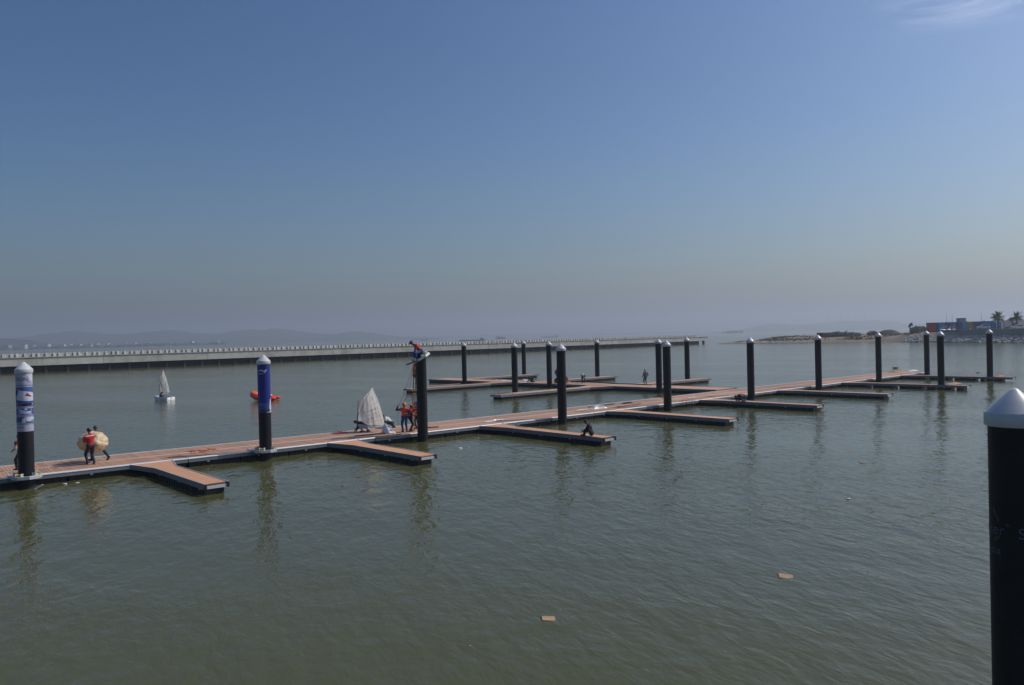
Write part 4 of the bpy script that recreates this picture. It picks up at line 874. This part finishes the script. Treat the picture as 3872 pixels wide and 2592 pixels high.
# the big bundle
mb = MB(); bmx = bmesh.new(); bmesh.ops.create_icosphere(bmx, subdivisions=5, radius=1.0); rb = random.Random(4)
vs = []
for v in bmx.verts:
    p = v.co.copy(); n_ = mnoise.noise(p * 1.7) * .10 + mnoise.noise(p * 4.5) * .045 + abs(mnoise.noise(p * 7.0 + Vector((3, 1, 2)))) * .035
    p = p * (1 + n_); vs.append((p.x * .66 + (.05 if p.z < 0 else 0) * p.x, p.y * .56, p.z * .52 * (1 if p.z > 0 else .98)))
mb.add(vs, [tuple(v.index for v in f.verts) for f in bmx.faces]); bmx.free()
o = mb.obj('wrapped_bundle', 'ball', smooth=True); o.location = (m1.x - .20, m1.y + .62, DECK + .98); o.rotation_euler = (0, R(4), 0); tag(o, 'big lumpy cream wrapped bundle carried by two men', 'bundle')
# installation crew at the uncapped pile
c1 = gpt(1531, 1634); c1.z = DECK
person('person in blue overalls, orange vest and orange helmet raising a hand with the rope', c1, R(172), dict(hip=.91, lean=0, wl=(-.16, .30, 1.12), wr=(.36, .22, 1.52), al=(-.12, 0, .09), ar=(.12, 0, .09), poler=(1, -.4, -.8)), top='cloth_blue', legs='cloth_blue', vest='cloth_vest', hat='helmet_orange', ht=1.72, group=GA)
c2 = gpt(1552, 1633); c2.z = DECK
person('person in dark trousers and orange vest reaching up to steady the ladder', c2, R(-68), dict(hip=.90, lean=4, wl=(-.10, .42, 1.95), wr=(.15, .30, 1.05), al=(-.09, .06, .09), ar=(.09, -.06, .09), polel=(-.3, 1, -.5)), top='cloth_maroon', legs='cloth_black', vest='cloth_vest', hat='helmet_orange', ht=1.62, group=GA)
c3 = gpt(1580, 1622); c3.z = DECK
person('person in an orange vest standing behind the foot of the ladder', c3, R(150), dict(hip=.90, lean=4, wl=(-.15, .35, 1.1), wr=(.15, .35, 1.2), al=(-.1, 0, .09), ar=(.1, 0, .09)), top='cloth_olive', legs='cloth_black', vest='cloth_vest_dark', hat='helmet_blue', ht=1.66, group=GA)
pc = p_open.location
lad0 = Vector((gpt(1562, 1631).x, gpt(1562, 1631).y, DECK)); lad1 = Vector((pc.x - .34, pc.y + .12, 5.12))
t = empty('ladder', lad0, 0, 'tall wooden ladder leaning against the uncapped pile', 'ladder'); d = lad1 - lad0; sdv = Vector((.25, .97, 0)) * .18
for s in (-1, 1): MB().tube([sdv * s, sdv * s * .85 + d], [.032, .028], 8).obj('rail', 'wood', t)
for k in range(15): f = (k + .7) / 15.5; MB().tube([sdv * -1 + d * f, sdv + d * f], .016, 6).obj('rung', 'wood', t)
cl = lad0 + d * .56
person('person in an orange vest climbing the ladder with one arm raised', cl + Vector((.03, .14, 0)), R(-78), dict(hip=.86, lean=6, wl=(-.10, .22, 1.86), wr=(.12, .30, 1.35), al=(-.09, .14, .09), ar=(.09, .14, .40)), top='cloth_navy', legs='cloth_black', vest='cloth_vest_dark', hair='hair', ht=1.62, group=GA)
person('person in blue with a blue helmet and red vest sitting on the uncapped pile', (pc.x, pc.y + .02, 5.2), R(105), dict(hip=.13, lean=42, side=4, wl=(-.25, .55, -.25), wr=(.28, .02, .10), al=(-.26, .26, -.42), ar=(.28, .24, -.42), kpolel=(-.4, 1, .6), kpoler=(.4, 1, .6), poler=(1, -.2, .2), head=12), top='cloth_blue', legs='cloth_blue', vest='cloth_vest_dark', hat='helmet_blue', ht=1.70, group=GA)
# ropes from the raised collar down to the crew
hand = c1 + Vector((-.37, -.20, 1.50))
for i, (dx, lab) in enumerate(((0, 'thin brown rope running from the raised collar to the man in blue overalls'), (.16, 'second thin brown rope hanging slack from the raised collar'))):
    a = Vector((pc.x - .42 - .02 * i, pc.y - .25, 4.55)); b2 = hand + Vector((dx, .05, -.02 - .0 * i)); pts = []
    for k in range(13): f = k / 12; pts.append(a * (1 - f) + b2 * f + Vector((.10 * i, 0, -.16 * (1 + i)) ) * math.sin(math.pi * f))
    if i == 0: pts += [hand + Vector((.02, .02, -.3)), hand + Vector((-.03, 0, -.7)), hand + Vector((.04, 0, -1.1))]
    o = MB().tube(pts, .011, 6).obj('lifting_rope', 'rope', smooth=True); tag(o, lab, 'rope', 'ropes at the raised collar')
pk = MB(); T = Matrix.Translation((pc.x - .42, pc.y - .42, 4.68)) @ Euler((0, R(-17), R(-14))).to_matrix().to_4x4(); pk.box((-.42, -.05, -.04), (.42, .05, .04), T); o = pk.obj('timber_beam', 'wood', bevel=.006); tag(o, 'short timber beam slung beside the raised collar', 'beam')
# sail rigged on the walkway
def sail_fn(throat, peak, clew, tack, belly):
    th_, pk_, cl_, tk_ = [Vector((p[0], 0, p[1])) for p in (throat, peak, clew, tack)]
    def f(s, v, off=0.0):     # s along luff->leech, v foot->head
        lo = tk_ * (1 - s) + cl_ * s + Vector((0, 0, -.10 * math.sin(math.pi * s))); hi = th_ * (1 - s) + pk_ * s
        p = lo * (1 - v) + hi * v + Vector((.12 * s * math.sin(math.pi * v), 0, 0))
        y = belly * math.sin(math.pi * min(1, s * 1.05)) * (.35 + .65 * math.sin(math.pi * min(1, .15 + v * .7))) + .018 * math.sin(s * 34 + math.sin(v * 4) * 2) * (1 - .4 * v) + .018 * math.sin(s * 22 + v * 5) * (1 - v) + .012 * math.sin(v * 17 - s * 9)
        return Vector((p.x, y - off, p.z))
    return f
def sail_rig(name, P, rz, label, throat, peak, clew, tack, mast_b, mast_t, belly, sprit, group, big):
    t = empty(name, P, rz, label, 'sail' if big else 'dinghy', group); f = sail_fn(throat, peak, clew, tack, belly); n = 26
    vs = [f(i / n, j / n) for j in range(n + 1) for i in range(n + 1)]; fs = [(j * (n + 1) + i, j * (n + 1) + i + 1, (j + 1) * (n + 1) + i + 1, (j + 1) * (n + 1) + i) for j in range(n) for i in range(n)]
    s_ = MB().add(vs, fs).obj('sail', 'sail', t, smooth=True)
    def on(me, s0, v0, ws, wv, m):
        me.materials.clear()
        for side in (1,):
            map_mesh(me, lambda c: f(s0 + c.x * ws, v0 + c.y * wv, .008)); me.materials.append(M[m]); link('lettering', me, s_)
    row1 = '金沙游艇会'
    for k, ch in enumerate(row1): on(text_mesh(ch, 1.0), .22 + .15 * k, .455 + .012 * k, .115, .085, 'print_red')
    rk = random.Random(9)
    for k in range(5):   # illegible second row, built as loose strokes
        pol = [rect(-.4 + .0 * q, .4, -.4 + .28 * q, -.32 + .28 * q) for q in range(4)] + [rect(-.38 + .34 * q, -.30 + .34 * q, -.4, .45) for q in range(3) if rk.random() < .7]
        on(poly_mesh(pol), .24 + .145 * k, .335 + .012 * k, .10, .07, 'print_red_faded')
    for k, ch in enumerate('18408 3522'):
        if ch != ' ': on(text_mesh(ch, 1.0), .28 + .065 * k, .225 + .006 * k, .095, .075, 'print_dark')
    for k in range(8):
        pol = [rect(-.35, .35, -.4 + .35 * q, -.3 + .35 * q) for q in range(3)] + [rect(-.05, .07, -.4, .5)]
        on(poly_mesh(pol), .30 + .078 * k, .135 + .006 * k, .055, .055, 'print_grey')
    ring = []
    ringm = poly_mesh([[(r_ * .5 * math.cos(a), r_ * .7 * math.sin(a)) for r_, a in ((1, 2 * math.pi * k / 20), (1, 2 * math.pi * (k + 1) / 20), (.68, 2 * math.pi * (k + 1) / 20), (.68, 2 * math.pi * k / 20))] for k in range(20)]); on(ringm, .70, .80, .11, .06, 'print_dark')
    # seams and battens
    for v in (.62, .30): MB().tube([f(.62 + .38 * k / 6, v + .02 * k / 6, .006) for k in range(7)], .007, 5).obj('batten', 'print_grey', s_)
    mb_, mt_ = Vector((mast_b[0], 0, mast_b[1])), Vector((mast_t[0], 0, mast_t[1]))
    MB().tube([mb_, mt_], [.028, .022], 10).obj('mast', 'mast', t, smooth=True)
    MB().tube([mb_ + (mt_ - mb_) * sprit + Vector((0, -.06, 0)), Vector((peak[0], -.03, peak[1] + .04))], .014, 8).obj('sprit', 'mast', t)
    bm_ = mb_ + (mt_ - mb_) * (.26 if not big else .2); MB().tube([bm_ + Vector((0, -.02, 0)), Vector((clew[0] + .10, -.02, clew[1] + .02 + (0 if not big else .0)))], .017, 8).obj('boom', 'mast', t)
    for k in range(6): q = .3 + k * .13; c = mb_ + (mt_ - mb_) * q; MB().tube([c + Vector((-.03, -.03, 0)), c + Vector((.06, -.01, .01))], .006, 5).obj('lacing', 'rope', t)
    return t
sp = gpt(1349, 1632); sp.z = DECK
sail_rig('sail_rig', sp, R(-20), 'white dinghy sail with red lettering standing rigged on the walkway', (.21, 1.86), (1.16, 2.74), (1.98, .34), (.09, .46), (0, 0.0), (.18, 1.97), .26, .42, None, True)
tg = MB(); vs = []; n = 16; fp = gpt(1466, 1640)
for i in range(n + 1):
    for j in range(n + 1):
        s, v = i / n, j / n; x = (s - .5) * .92 * (1 - v * .93); vs.append((x + .06 * (1 - v) - .16 * v, .28 * math.sin(math.pi * s) * (1 - v) * -1 + .03 * math.sin(s * 18) * (1 - v), v * .62 + .015 * math.sin(s * 11 + v * 4)))
tg.add(vs, [(i * (n + 1) + j, (i + 1) * (n + 1) + j, (i + 1) * (n + 1) + j + 1, i * (n + 1) + j + 1) for i in range(n) for j in range(n)])
o = tg.obj('white_tarp', 'tent', smooth=True); o.location = (fp.x, fp.y, DECK + .012); q = o.modifiers.new('cloth', 'SOLIDIFY'); q.thickness = .01; tag(o, 'white cloth heaped into a cone at the foot of the rigged sail', 'cloth')
q = gpt(1384, 1629); person('person in a black shirt and grey trousers crouching at the rigged sail mast', (q.x + .05, q.y - .62, DECK), R(80), dict(hip=.34, lean=62, oy=-.05, wl=(-.15, .55, .12), wr=(.10, .55, .22), al=(-.14, .10, .09), ar=(.14, -.22, .09), head=15, kpolel=(-.5, 1, .9), kpoler=(.5, 1, .9)), top='cloth_black', legs='cloth_palegrey', ht=1.68, group=GA)
q = gpt(1481, 1619); person('person in a white shirt crouching behind the clew of the rigged sail', (q.x, q.y, DECK), R(75), dict(hip=.33, lean=50, wl=(-.15, .5, .3), wr=(.12, .5, .35), al=(-.14, .12, .09), ar=(.14, -.12, .09), head=10, kpolel=(-.5, 1, .9), kpoler=(.5, 1, .9)), top='cloth_white', legs='cloth_navy', ht=1.68, group=GA)
q = gpt(2238, 1650); person('person in black sitting hunched on the third finger pontoon', (q.x, q.y + .12, DECK), R(80), dict(hip=.15, lean=18, wl=(-.18, .42, .26), wr=(.18, .42, .30), al=(-.14, .40, .09), ar=(.14, .44, .09), head=22, kpolel=(-.3, .6, 1), kpoler=(.3, .6, 1)), top='cloth_black', legs='cloth_black', ht=1.72, group=GA)
q = gpt(2806, 1521); person('person in dark clothes bending down on the fifth finger pontoon', (q.x, q.y + .2, DECK), R(95), dict(hip=.48, lean=85, oy=-.25, wl=(-.15, .30, .10), wr=(.2, .36, .08), al=(-.12, -.05, .09), ar=(.14, -.35, .09), head=20, kpolel=(-.2, 1, .2), kpoler=(.2, 1, .2)), top='cloth_black', legs='cloth_jeans', ht=1.65, group=GA)
q = gpt(2441, 1457); person('person in grey overalls and a yellow helmet standing on the branch walkway', (q.x, q.y, DECK), R(30), dict(hip=.92, lean=0, wl=(-.34, .10, .92), wr=(.26, .08, .95), al=(-.14, 0, .09), ar=(.16, 0, .09)), top='cloth_grey', legs='cloth_grey', hat='helmet_yellow', ht=1.74, group=GA)
q = gpt(2207, 1450); person('person with a white helmet bending forward on the branch walkway', (q.x, q.y, DECK), R(165), dict(hip=.80, lean=70, oy=-.2, wl=(-.16, .35, .62), wr=(.16, .35, .60), al=(-.14, 0, .09), ar=(.14, 0, .09), head=0), top='cloth_palegrey', legs='cloth_navy', hat='helmet_white', ht=1.72, group=GA)
q = gpt(2008, 1446); person('person in black on hands and knees on the branch walkway', (q.x, q.y, DECK), R(85), dict(hip=.42, lean=78, oy=-.2, wl=(-.18, .50, .08), wr=(.16, .46, .08), al=(-.12, -.42, .09), ar=(.12, -.30, .09), head=25, kpolel=(-.2, 1, -.2), kpoler=(.2, 1, -.1)), top='cloth_black', legs='cloth_black', ht=1.66, group=GA)
q = gpt(2099, 1450); person('person in black with a red helmet squatting on the branch walkway', (q.x, q.y, DECK), R(-75), dict(hip=.32, lean=45, wl=(-.14, .48, .25), wr=(.14, .45, .15), al=(-.13, .1, .09), ar=(.13, -.1, .09), kpolel=(-.4, 1, .9), kpoler=(.4, 1, .9)), top='cloth_black', legs='cloth_black', hat='helmet_red', ht=1.68, group=GA)
q = gpt(2106, 1443); person('person in dark clothes standing behind the fourth walkway pile on the branch', (q.x, q.y, DECK), R(-60), dict(hip=.92, lean=2), top='cloth_olive', legs='cloth_black', ht=1.72, group=GA)
q = gpt(2147, 1449); person('person with an orange helmet kneeling beside the squatting man on the branch', (q.x, q.y, DECK), R(70), dict(hip=.40, lean=35, wl=(-.12, .4, .5), wr=(.14, .42, .3), al=(-.12, -.1, .09), ar=(.12, -.3, .09), kpolel=(-.3, 1, .6), kpoler=(.3, 1, .3)), top='cloth_maroon', legs='cloth_khaki', hat='helmet_orange', ht=1.66, group=GA)

# ------------------------------------------------------------------ sailing dinghy
bp_ = gpt(621, 1515, 0); bz = R(-30)
dg = sail_rig('sailing_dinghy', (bp_.x, bp_.y, 0), R(-24), 'small white pram dinghy under sail with a child aboard, out on the water', (-.69, 2.40), (-.05, 3.33), (.86, .86), (-.52, .80), (-.56, .30), (-.72, 2.48), .20, .40, None, False)
Th = Matrix.Rotation(R(-6), 4, 'Z')
vs = []; fs = []; ns = 12
for a in range(ns + 1):
    f = a / ns; x = -1.12 + 2.24 * f; w_ = .26 + .30 * math.sin(math.pi * min(1, .12 + f * .62)); keel = -.10 + .30 * max(0, .35 - f) ** 1.3 * 2; gun = .36 + .10 * (1 - f) ** 2
    for k in range(9):
        q = k / 8 * 2 - 1; sh = min(1, (1 - abs(q)) * 3.2); vs.append(Th @ Vector((x, w_ * max(-1, min(1, q * 1.35)), gun - (gun - keel) * sh)))
for a in range(ns):
    for k in range(8): fs.append((a * 9 + k, a * 9 + k + 1, (a + 1) * 9 + k + 1, (a + 1) * 9 + k))
fs.append(tuple(range(8, -1, -1))); fs.append(tuple(ns * 9 + k for k in range(9)))
h_ = MB().add(vs, fs).obj('hull', 'hull', dg); autosmooth(h_, 35); q = h_.modifiers.new('shell', 'SOLIDIFY'); q.thickness = .02; q.offset = 1
rail = [Th @ Vector((-1.12 + 2.24 * a / ns, s * (.27 + .30 * math.sin(math.pi * min(1, .12 + a / ns * .62))), .37 + .10 * (1 - a / ns) ** 2)) for s in (1, -1) for a in (range(ns + 1) if s > 0 else range(ns, -1, -1))]
MB().tube(rail + [rail[0]], .022, 6).obj('gunwale', 'hull', dg, smooth=True)
MB().box((-.30, -.52, .22), (-.10, .52, .25), Th).obj('thwart', 'hull', dg); MB().box((-.62, -.40, .36), (-.48, .40, .39), Th).obj('mast_thwart', 'hull', dg)
MB().box((1.13, -.02, -.12), (1.17, .02, .5), Th).obj('rudder', 'hull', dg); MB().tube([Th @ Vector((1.13, 0, .42)), Th @ Vector((.45, -.1, .46))], .014, 6).obj('tiller', 'mast', dg)
for x0, w_ in ((.15, .30), (.62, .10)): MB().box((x0, -.592, .02), (x0 + w_, -.575, .26), Th).obj('hull_patch', 'cap', dg)
MB().tube([Vector((.30, -.02, .82)), Vector((.25, -.05, .35))], .006, 5).obj('mainsheet', 'rope', dg)
person('child in a dark lifejacket sitting in the small sailing dinghy', (bp_.x - .32, bp_.y - .30, .16), R(-70), dict(hip=.16, lean=14, wl=(-.18, .40, .42), wr=(.2, .42, .40), al=(-.14, .55, .06), ar=(.12, .58, .06), kpolel=(-.2, .3, 1), kpoler=(.2, .3, 1), head=14), top='cloth_maroon', legs='cloth_tan', vest='cloth_maroon', ht=1.42, group='dinghy sailor')
# orange inflatable behind the blue bannered pile
ob = gpt(998, 1514, 0); t = empty('inflatable_boat', (ob.x, ob.y, 0), R(-8), 'orange inflatable boat with a raised rounded bow, afloat behind the blue bannered pile', 'boat')
pts = []; rs_ = []
for s in (1, -1):
    seq = range(0, 13) if s > 0 else range(12, -1, -1)
    for k in seq:
        f = k / 12; x = 1.55 - 2.6 * f if f < .75 else 1.55 - 2.6 * .75 - .75 * math.sin((f - .75) / .25 * math.pi / 2); y = .62 if f < .75 else .62 * math.cos((f - .75) / .25 * math.pi / 2)
        pts.append((x, s * y, .20 + .52 * max(0, f - .35) ** 1.6 * 1.9)); rs_.append(.08 + .17 * min(1, f * 3.2) + .07 * f)
MB().tube(pts, rs_, 14).obj('tube', 'orange', t, smooth=True)
MB().box((-.9, -.5, .06), (1.15, .5, .14)).obj('floor', 'rope_red', t); MB().box((1.05, -.5, .1), (1.15, .5, .48)).obj('transom', 'cloth_vest_dark', t)
MB().box((.15, -.52, .36), (.45, .52, .42)).obj('seat', 'hull', t); MB().ball((.75, -.25, .52), (.28, .16, .16), 2, .08).obj('white_bag', 'hull', t, smooth=True)
MB().tube([Vector((-1.15, -.72, .62)), Vector((-.5, -.93, .46)), Vector((.3, -.90, .36)), Vector((.9, -.86, .3))], .015, 6).obj('grab_line', 'hull', t)

# ------------------------------------------------------------------ things lying about
def on_deck(x, y, z=.02): q = gpt(x, y, DECK); return Vector((q.x, q.y, DECK + z))
def rope_heap(x, y, n, ln, label, m='rope_red', seed=1, r=.016, wide=.5):
    rnd = random.Random(seed); P = on_deck(x, y); pts = []; a = 0
    for k in range(n):
        f = k / n; a += rnd.uniform(.5, 1.1); rr_ = .16 * (1 - .4 * f); pts.append((U.x * ln * (f - .5) + rr_ * math.cos(a), U.y * ln * (f - .5) + rr_ * math.sin(a), .02 + abs(math.sin(a * 1.7)) * .13 * (1 - abs(f - .3))))
    o = MB().tube(pts, r, 6).obj('rope_heap', m, smooth=True); o.location = P; tag(o, label, 'rope', 'loose ropes')
rope_heap(750, 1713, 46, .9, 'red rope heap on the walkway between the film strip and blue piles', seed=2)
rope_heap(803, 1707, 16, .35, 'small red rope coil trailing from the red rope heap', seed=3)
rope_heap(1291, 1641, 40, .75, 'red rope tangle beside the crouching man at the rigged sail', seed=4)
rope_heap(2600, 1519, 40, 2.0, 'long red strap tangle beyond the fifth pile beside clear wrapping', seed=5)
def board(x, y, ln, w_, th_, rz, label, m='wood_dark', z=.03):
    P = on_deck(x, y, z); o = MB().box((-ln / 2, -w_ / 2, 0), (ln / 2, w_ / 2, th_)).obj('loose_board', m, bevel=.004); o.location = P; o.rotation_euler = (0, 0, rz); tag(o, label, 'board', 'loose boards')
ua = math.atan2(U.y, U.x); wa = math.atan2(W.y, W.x)
board(1400, 1647, 1.9, .14, .05, ua - .18, 'dark timber plank lying below the rigged sail'); board(1470, 1651, 1.6, .12, .05, ua - .1, 'thin brown timber lying beside the cone of white cloth', 'wood')
board(1612, 1621, 1.6, .12, .06, ua - .35, 'dark timber lying across the walkway behind the uncapped pile'); board(1330, 1660, 2.6, .05, .03, ua - .25, 'grey pole lying across the walkway before the rigged sail', 'steel')
board(2275, 1536, 3.4, .12, .05, ua + .12, 'dark long board lying on the walkway beyond the clear wrapping'); board(2380, 1535, 3.0, .12, .05, ua + .06, 'brown board lying along the walkway edge past the fourth finger', 'wood'); board(2497, 1505, 1.2, .10, .07, wa + .3, 'dark timber jutting over the walkway edge behind the fifth pile')
board(1895, 1490, 2.2, .14, .04, ua + .1, 'brown loose board on the free end of the branch finger'); board(1912, 1493, 1.8, .12, .05, ua - .12, 'second loose board on the free end of the branch finger', 'deck')
board(1975, 1618, .9, .05, .03, wa + .1, 'short stick lying on the third finger pontoon'); board(1670, 1459, 5.5, .3, .06, ua, 'row of reddish boards lying on the branch finger behind the ladder', 'deck'); board(1830, 1436, 4.5, .2, .05, wa, 'reddish board lying along the branch free end', 'deck')
hs = MB(); pts = [on_deck(2155, 1446, .03), on_deck(2260, 1448, .03), on_deck(2330, 1453, .03), on_deck(2400, 1455, .04), on_deck(2465, 1458, .03)]; o = hs.tube(pts, .06, 8).obj('hose', 'cloth_black', smooth=True); tag(o, 'long black hose lying along the branch walkway', 'hose')
def crumple(x, y, sx, sy, sz, label, m='plastic', seed=1, cat='wrapping'):
    P = on_deck(x, y, .01); rnd = random.Random(seed); n = 22; vs = []
    for i in range(n + 1):
        for j in range(n + 1):
            a, b2 = i / n * 2 - 1, j / n * 2 - 1; e_ = max(0, 1 - max(abs(a), abs(b2)) ** 3); p = Vector((a * 3 + seed, b2 * 2, seed)); z_ = (.55 * (1 + mnoise.noise(p)) + .5 * abs(mnoise.noise(p * 1.9))) * e_ * (.6 + .4 * mnoise.noise(p * .5 + Vector((7, 2, 0))))
            vs.append((a * sx + mnoise.noise(p * 1.3) * .1, b2 * sy + mnoise.noise(p * 1.7 + Vector((5, 0, 0))) * .08, max(.006, sz * z_ * .95)))
    o = MB().add(vs, [(i * (n + 1) + j, (i + 1) * (n + 1) + j, (i + 1) * (n + 1) + j + 1, i * (n + 1) + j + 1) for i in range(n) for j in range(n)]).obj('crumpled_sheet', m); o.location = P; o.rotation_euler = (0, 0, ua); tag(o, label, cat, 'packing waste on the pontoons')
crumple(2262, 1546, .8, .32, .42, 'crumpled clear plastic wrapping heap on the walkway past the fourth pile', seed=1); crumple(2200, 1552, .9, .16, .14, 'thin trail of plastic strips beside the clear wrapping heap', seed=2); crumple(1868, 1593, .9, .2, .12, 'plastic wrapping scraps at the root of the third finger', seed=3)
crumple(2616, 1505, .6, .25, .22, 'white plastic sheet beside the long red strap tangle', seed=4); crumple(2650, 1504, 1.6, .35, .10, 'tan cardboard sheets on the walkway by the fifth finger', 'cardboard', seed=5, cat='cardboard'); crumple(2372, 1526, .55, .25, .20, 'black cloth bag slumped on the walkway past the clear wrapping', 'cloth_black', seed=6, cat='bag')
crumple(3395, 1407, 1.9, .6, .5, 'tan heap of sacks and cardboard near the walkway end', 'cloth_khaki', seed=7, cat='sacks'); crumple(3453, 1404, .9, .4, .35, 'white bag with black scraps near the walkway end', 'foam', seed=8, cat='bag'); crumple(3605, 1453, 1.3, .4, .3, 'tan sheet heaped on the seventh finger end', 'cardboard', seed=9, cat='sheet'); crumple(3775, 1424, 1.0, .4, .3, 'brown sheet heaped on the eighth finger end', 'cardboard', seed=10, cat='sheet')
crumple(1905, 1440, .5, .3, .22, 'white plastic scraps on the branch free end', 'foam', seed=11); crumple(1987, 1440, .5, .3, .3, 'white scraps beside the man on hands and knees', 'foam', seed=12); crumple(2150, 1450, .5, .35, .3, 'cream sack on the branch walkway beside the kneeling man', 'cardboard', seed=13, cat='sack'); crumple(1990, 1447, 1.2, .2, .08, 'pale plastic strip lying on the branch walkway', 'plastic', seed=14)
P = on_deck(3385, 1404); t = empty('crate', P, R(20), 'small dark crate standing upright near the walkway end', 'crate'); 
for s in range(4): MB().box((-.25, -.2, .02 + s * .13), (.25, .2, .11 + s * .13)).obj('slat', 'wood', t)
for s in (-1, 1): MB().box((s * .22 - .03, -.23, 0), (s * .22 + .03, -.203, .55)).obj('corner_post', 'wood_dark', t)
def flotsam(x, y, kind, label, s=.4, rz=0.3, tilt=.12, m='cardboard', cat='cardboard'):
    P = gpt(x, y, 0); 
    if kind == 'box':
        t = empty('floating_cardboard', (P.x, P.y, .015), rz, label, cat, 'litter floating on the water'); t.rotation_euler = (tilt, tilt * .6, rz)
        MB().box((-s / 2, -s * .36, -.012), (s / 2, s * .36, .006)).obj('sheet', m, t, bevel=.01); MB().add([(-s / 2, -s * .36, .004), (-s * .66, -s * .40, -.05), (-s * .64, s * .30, -.05), (-s / 2, s * .36, .004)], [(0, 1, 2, 3)]).obj('flap', m, t)
    else:
        o = MB().ball((0, 0, 0), (s, s * .5, s * .25), 2, .2).obj('floating_scrap', m, smooth=True); o.location = (P.x, P.y, .01); o.rotation_euler = (0, 0, rz); tag(o, label, cat, 'litter floating on the water')
flotsam(2074, 2342, 'box', 'flat orange brown cardboard piece floating in open water', .28, .05, .10); flotsam(2972, 2182, 'box', 'tilted tan cardboard piece floating beside the big near pile', .34, -.25, .16); flotsam(3262, 1751, 'box', 'small pale cardboard piece floating beyond the tilted tan one', .24, .1, .05, 'cloth_khaki')
flotsam(1778, 2444, 's', 'tiny white foam bead floating in open water', .02, 0, 0, 'foam', 'litter'); flotsam(2118, 2307, 's', 'tiny white foam bead floating by the orange brown cardboard', .014, 0, 0, 'foam', 'litter'); flotsam(3208, 1888, 's', 'thin pale scrap floating past the small pale cardboard', .09, .2, 0, 'foam', 'litter')
flotsam(2578, 1784, 's', 'brown scrap floating beyond the third finger pontoon', .10, .4, 0, 'cloth_khaki', 'litter'); flotsam(1300, 1839, 's', 'brown scrap floating in front of the second finger pontoon', .10, .4, 0, 'cloth_khaki', 'litter'); flotsam(3697, 1411, 's', 'dark scrap floating beside the farthest finger pontoon', .3, .4, 0, 'cloth_black', 'litter')
flotsam(293, 1827, 's', 'white foam scrap floating under the walkway edge near the film strip pile', .09, .3, 0, 'foam', 'litter'); flotsam(245, 1831, 's', 'grey scrap floating under the walkway edge near the film strip pile', .11, .3, 0, 'plastic', 'litter'); flotsam(1740, 1696, 's', 'streak of white foam scraps floating before the third finger pontoon', .14, .5, 0, 'foam', 'litter'); flotsam(1772, 1691, 's', 'small white foam lump floating before the third finger pontoon', .06, .2, 0, 'foam', 'litter')
P = gpt(146, 1846, .05); o = MB().tube([(-.14, -.03, -.05), (.16, .05, .13)], [.03, .025], 8).obj('white_tube', 'hull'); o.location = P; tag(o, 'short white plastic tube floating against the film strip pile', 'tube')

# ------------------------------------------------------------------ haze
hz = bpy.data.materials.new('haze_air'); hz.use_nodes = True; t = hz.node_tree; t.nodes.clear()
ou = t.nodes.new('ShaderNodeOutputMaterial'); pv = t.nodes.new('ShaderNodeVolumePrincipled')
pv.inputs['Color'].default_value = (0.78, 0.88, 0.99, 1); pv.inputs['Density'].default_value = 3.4e-4; pv.inputs['Anisotropy'].default_value = 0.34
t.links.new(pv.outputs[0], ou.inputs['Volume'])
o = MB().box((-9100, -500, -4.5), (9100, 9100, 178)).obj('haze', hz); tag(o, 'pale sea haze filling the bay', 'haze', kind='stuff')
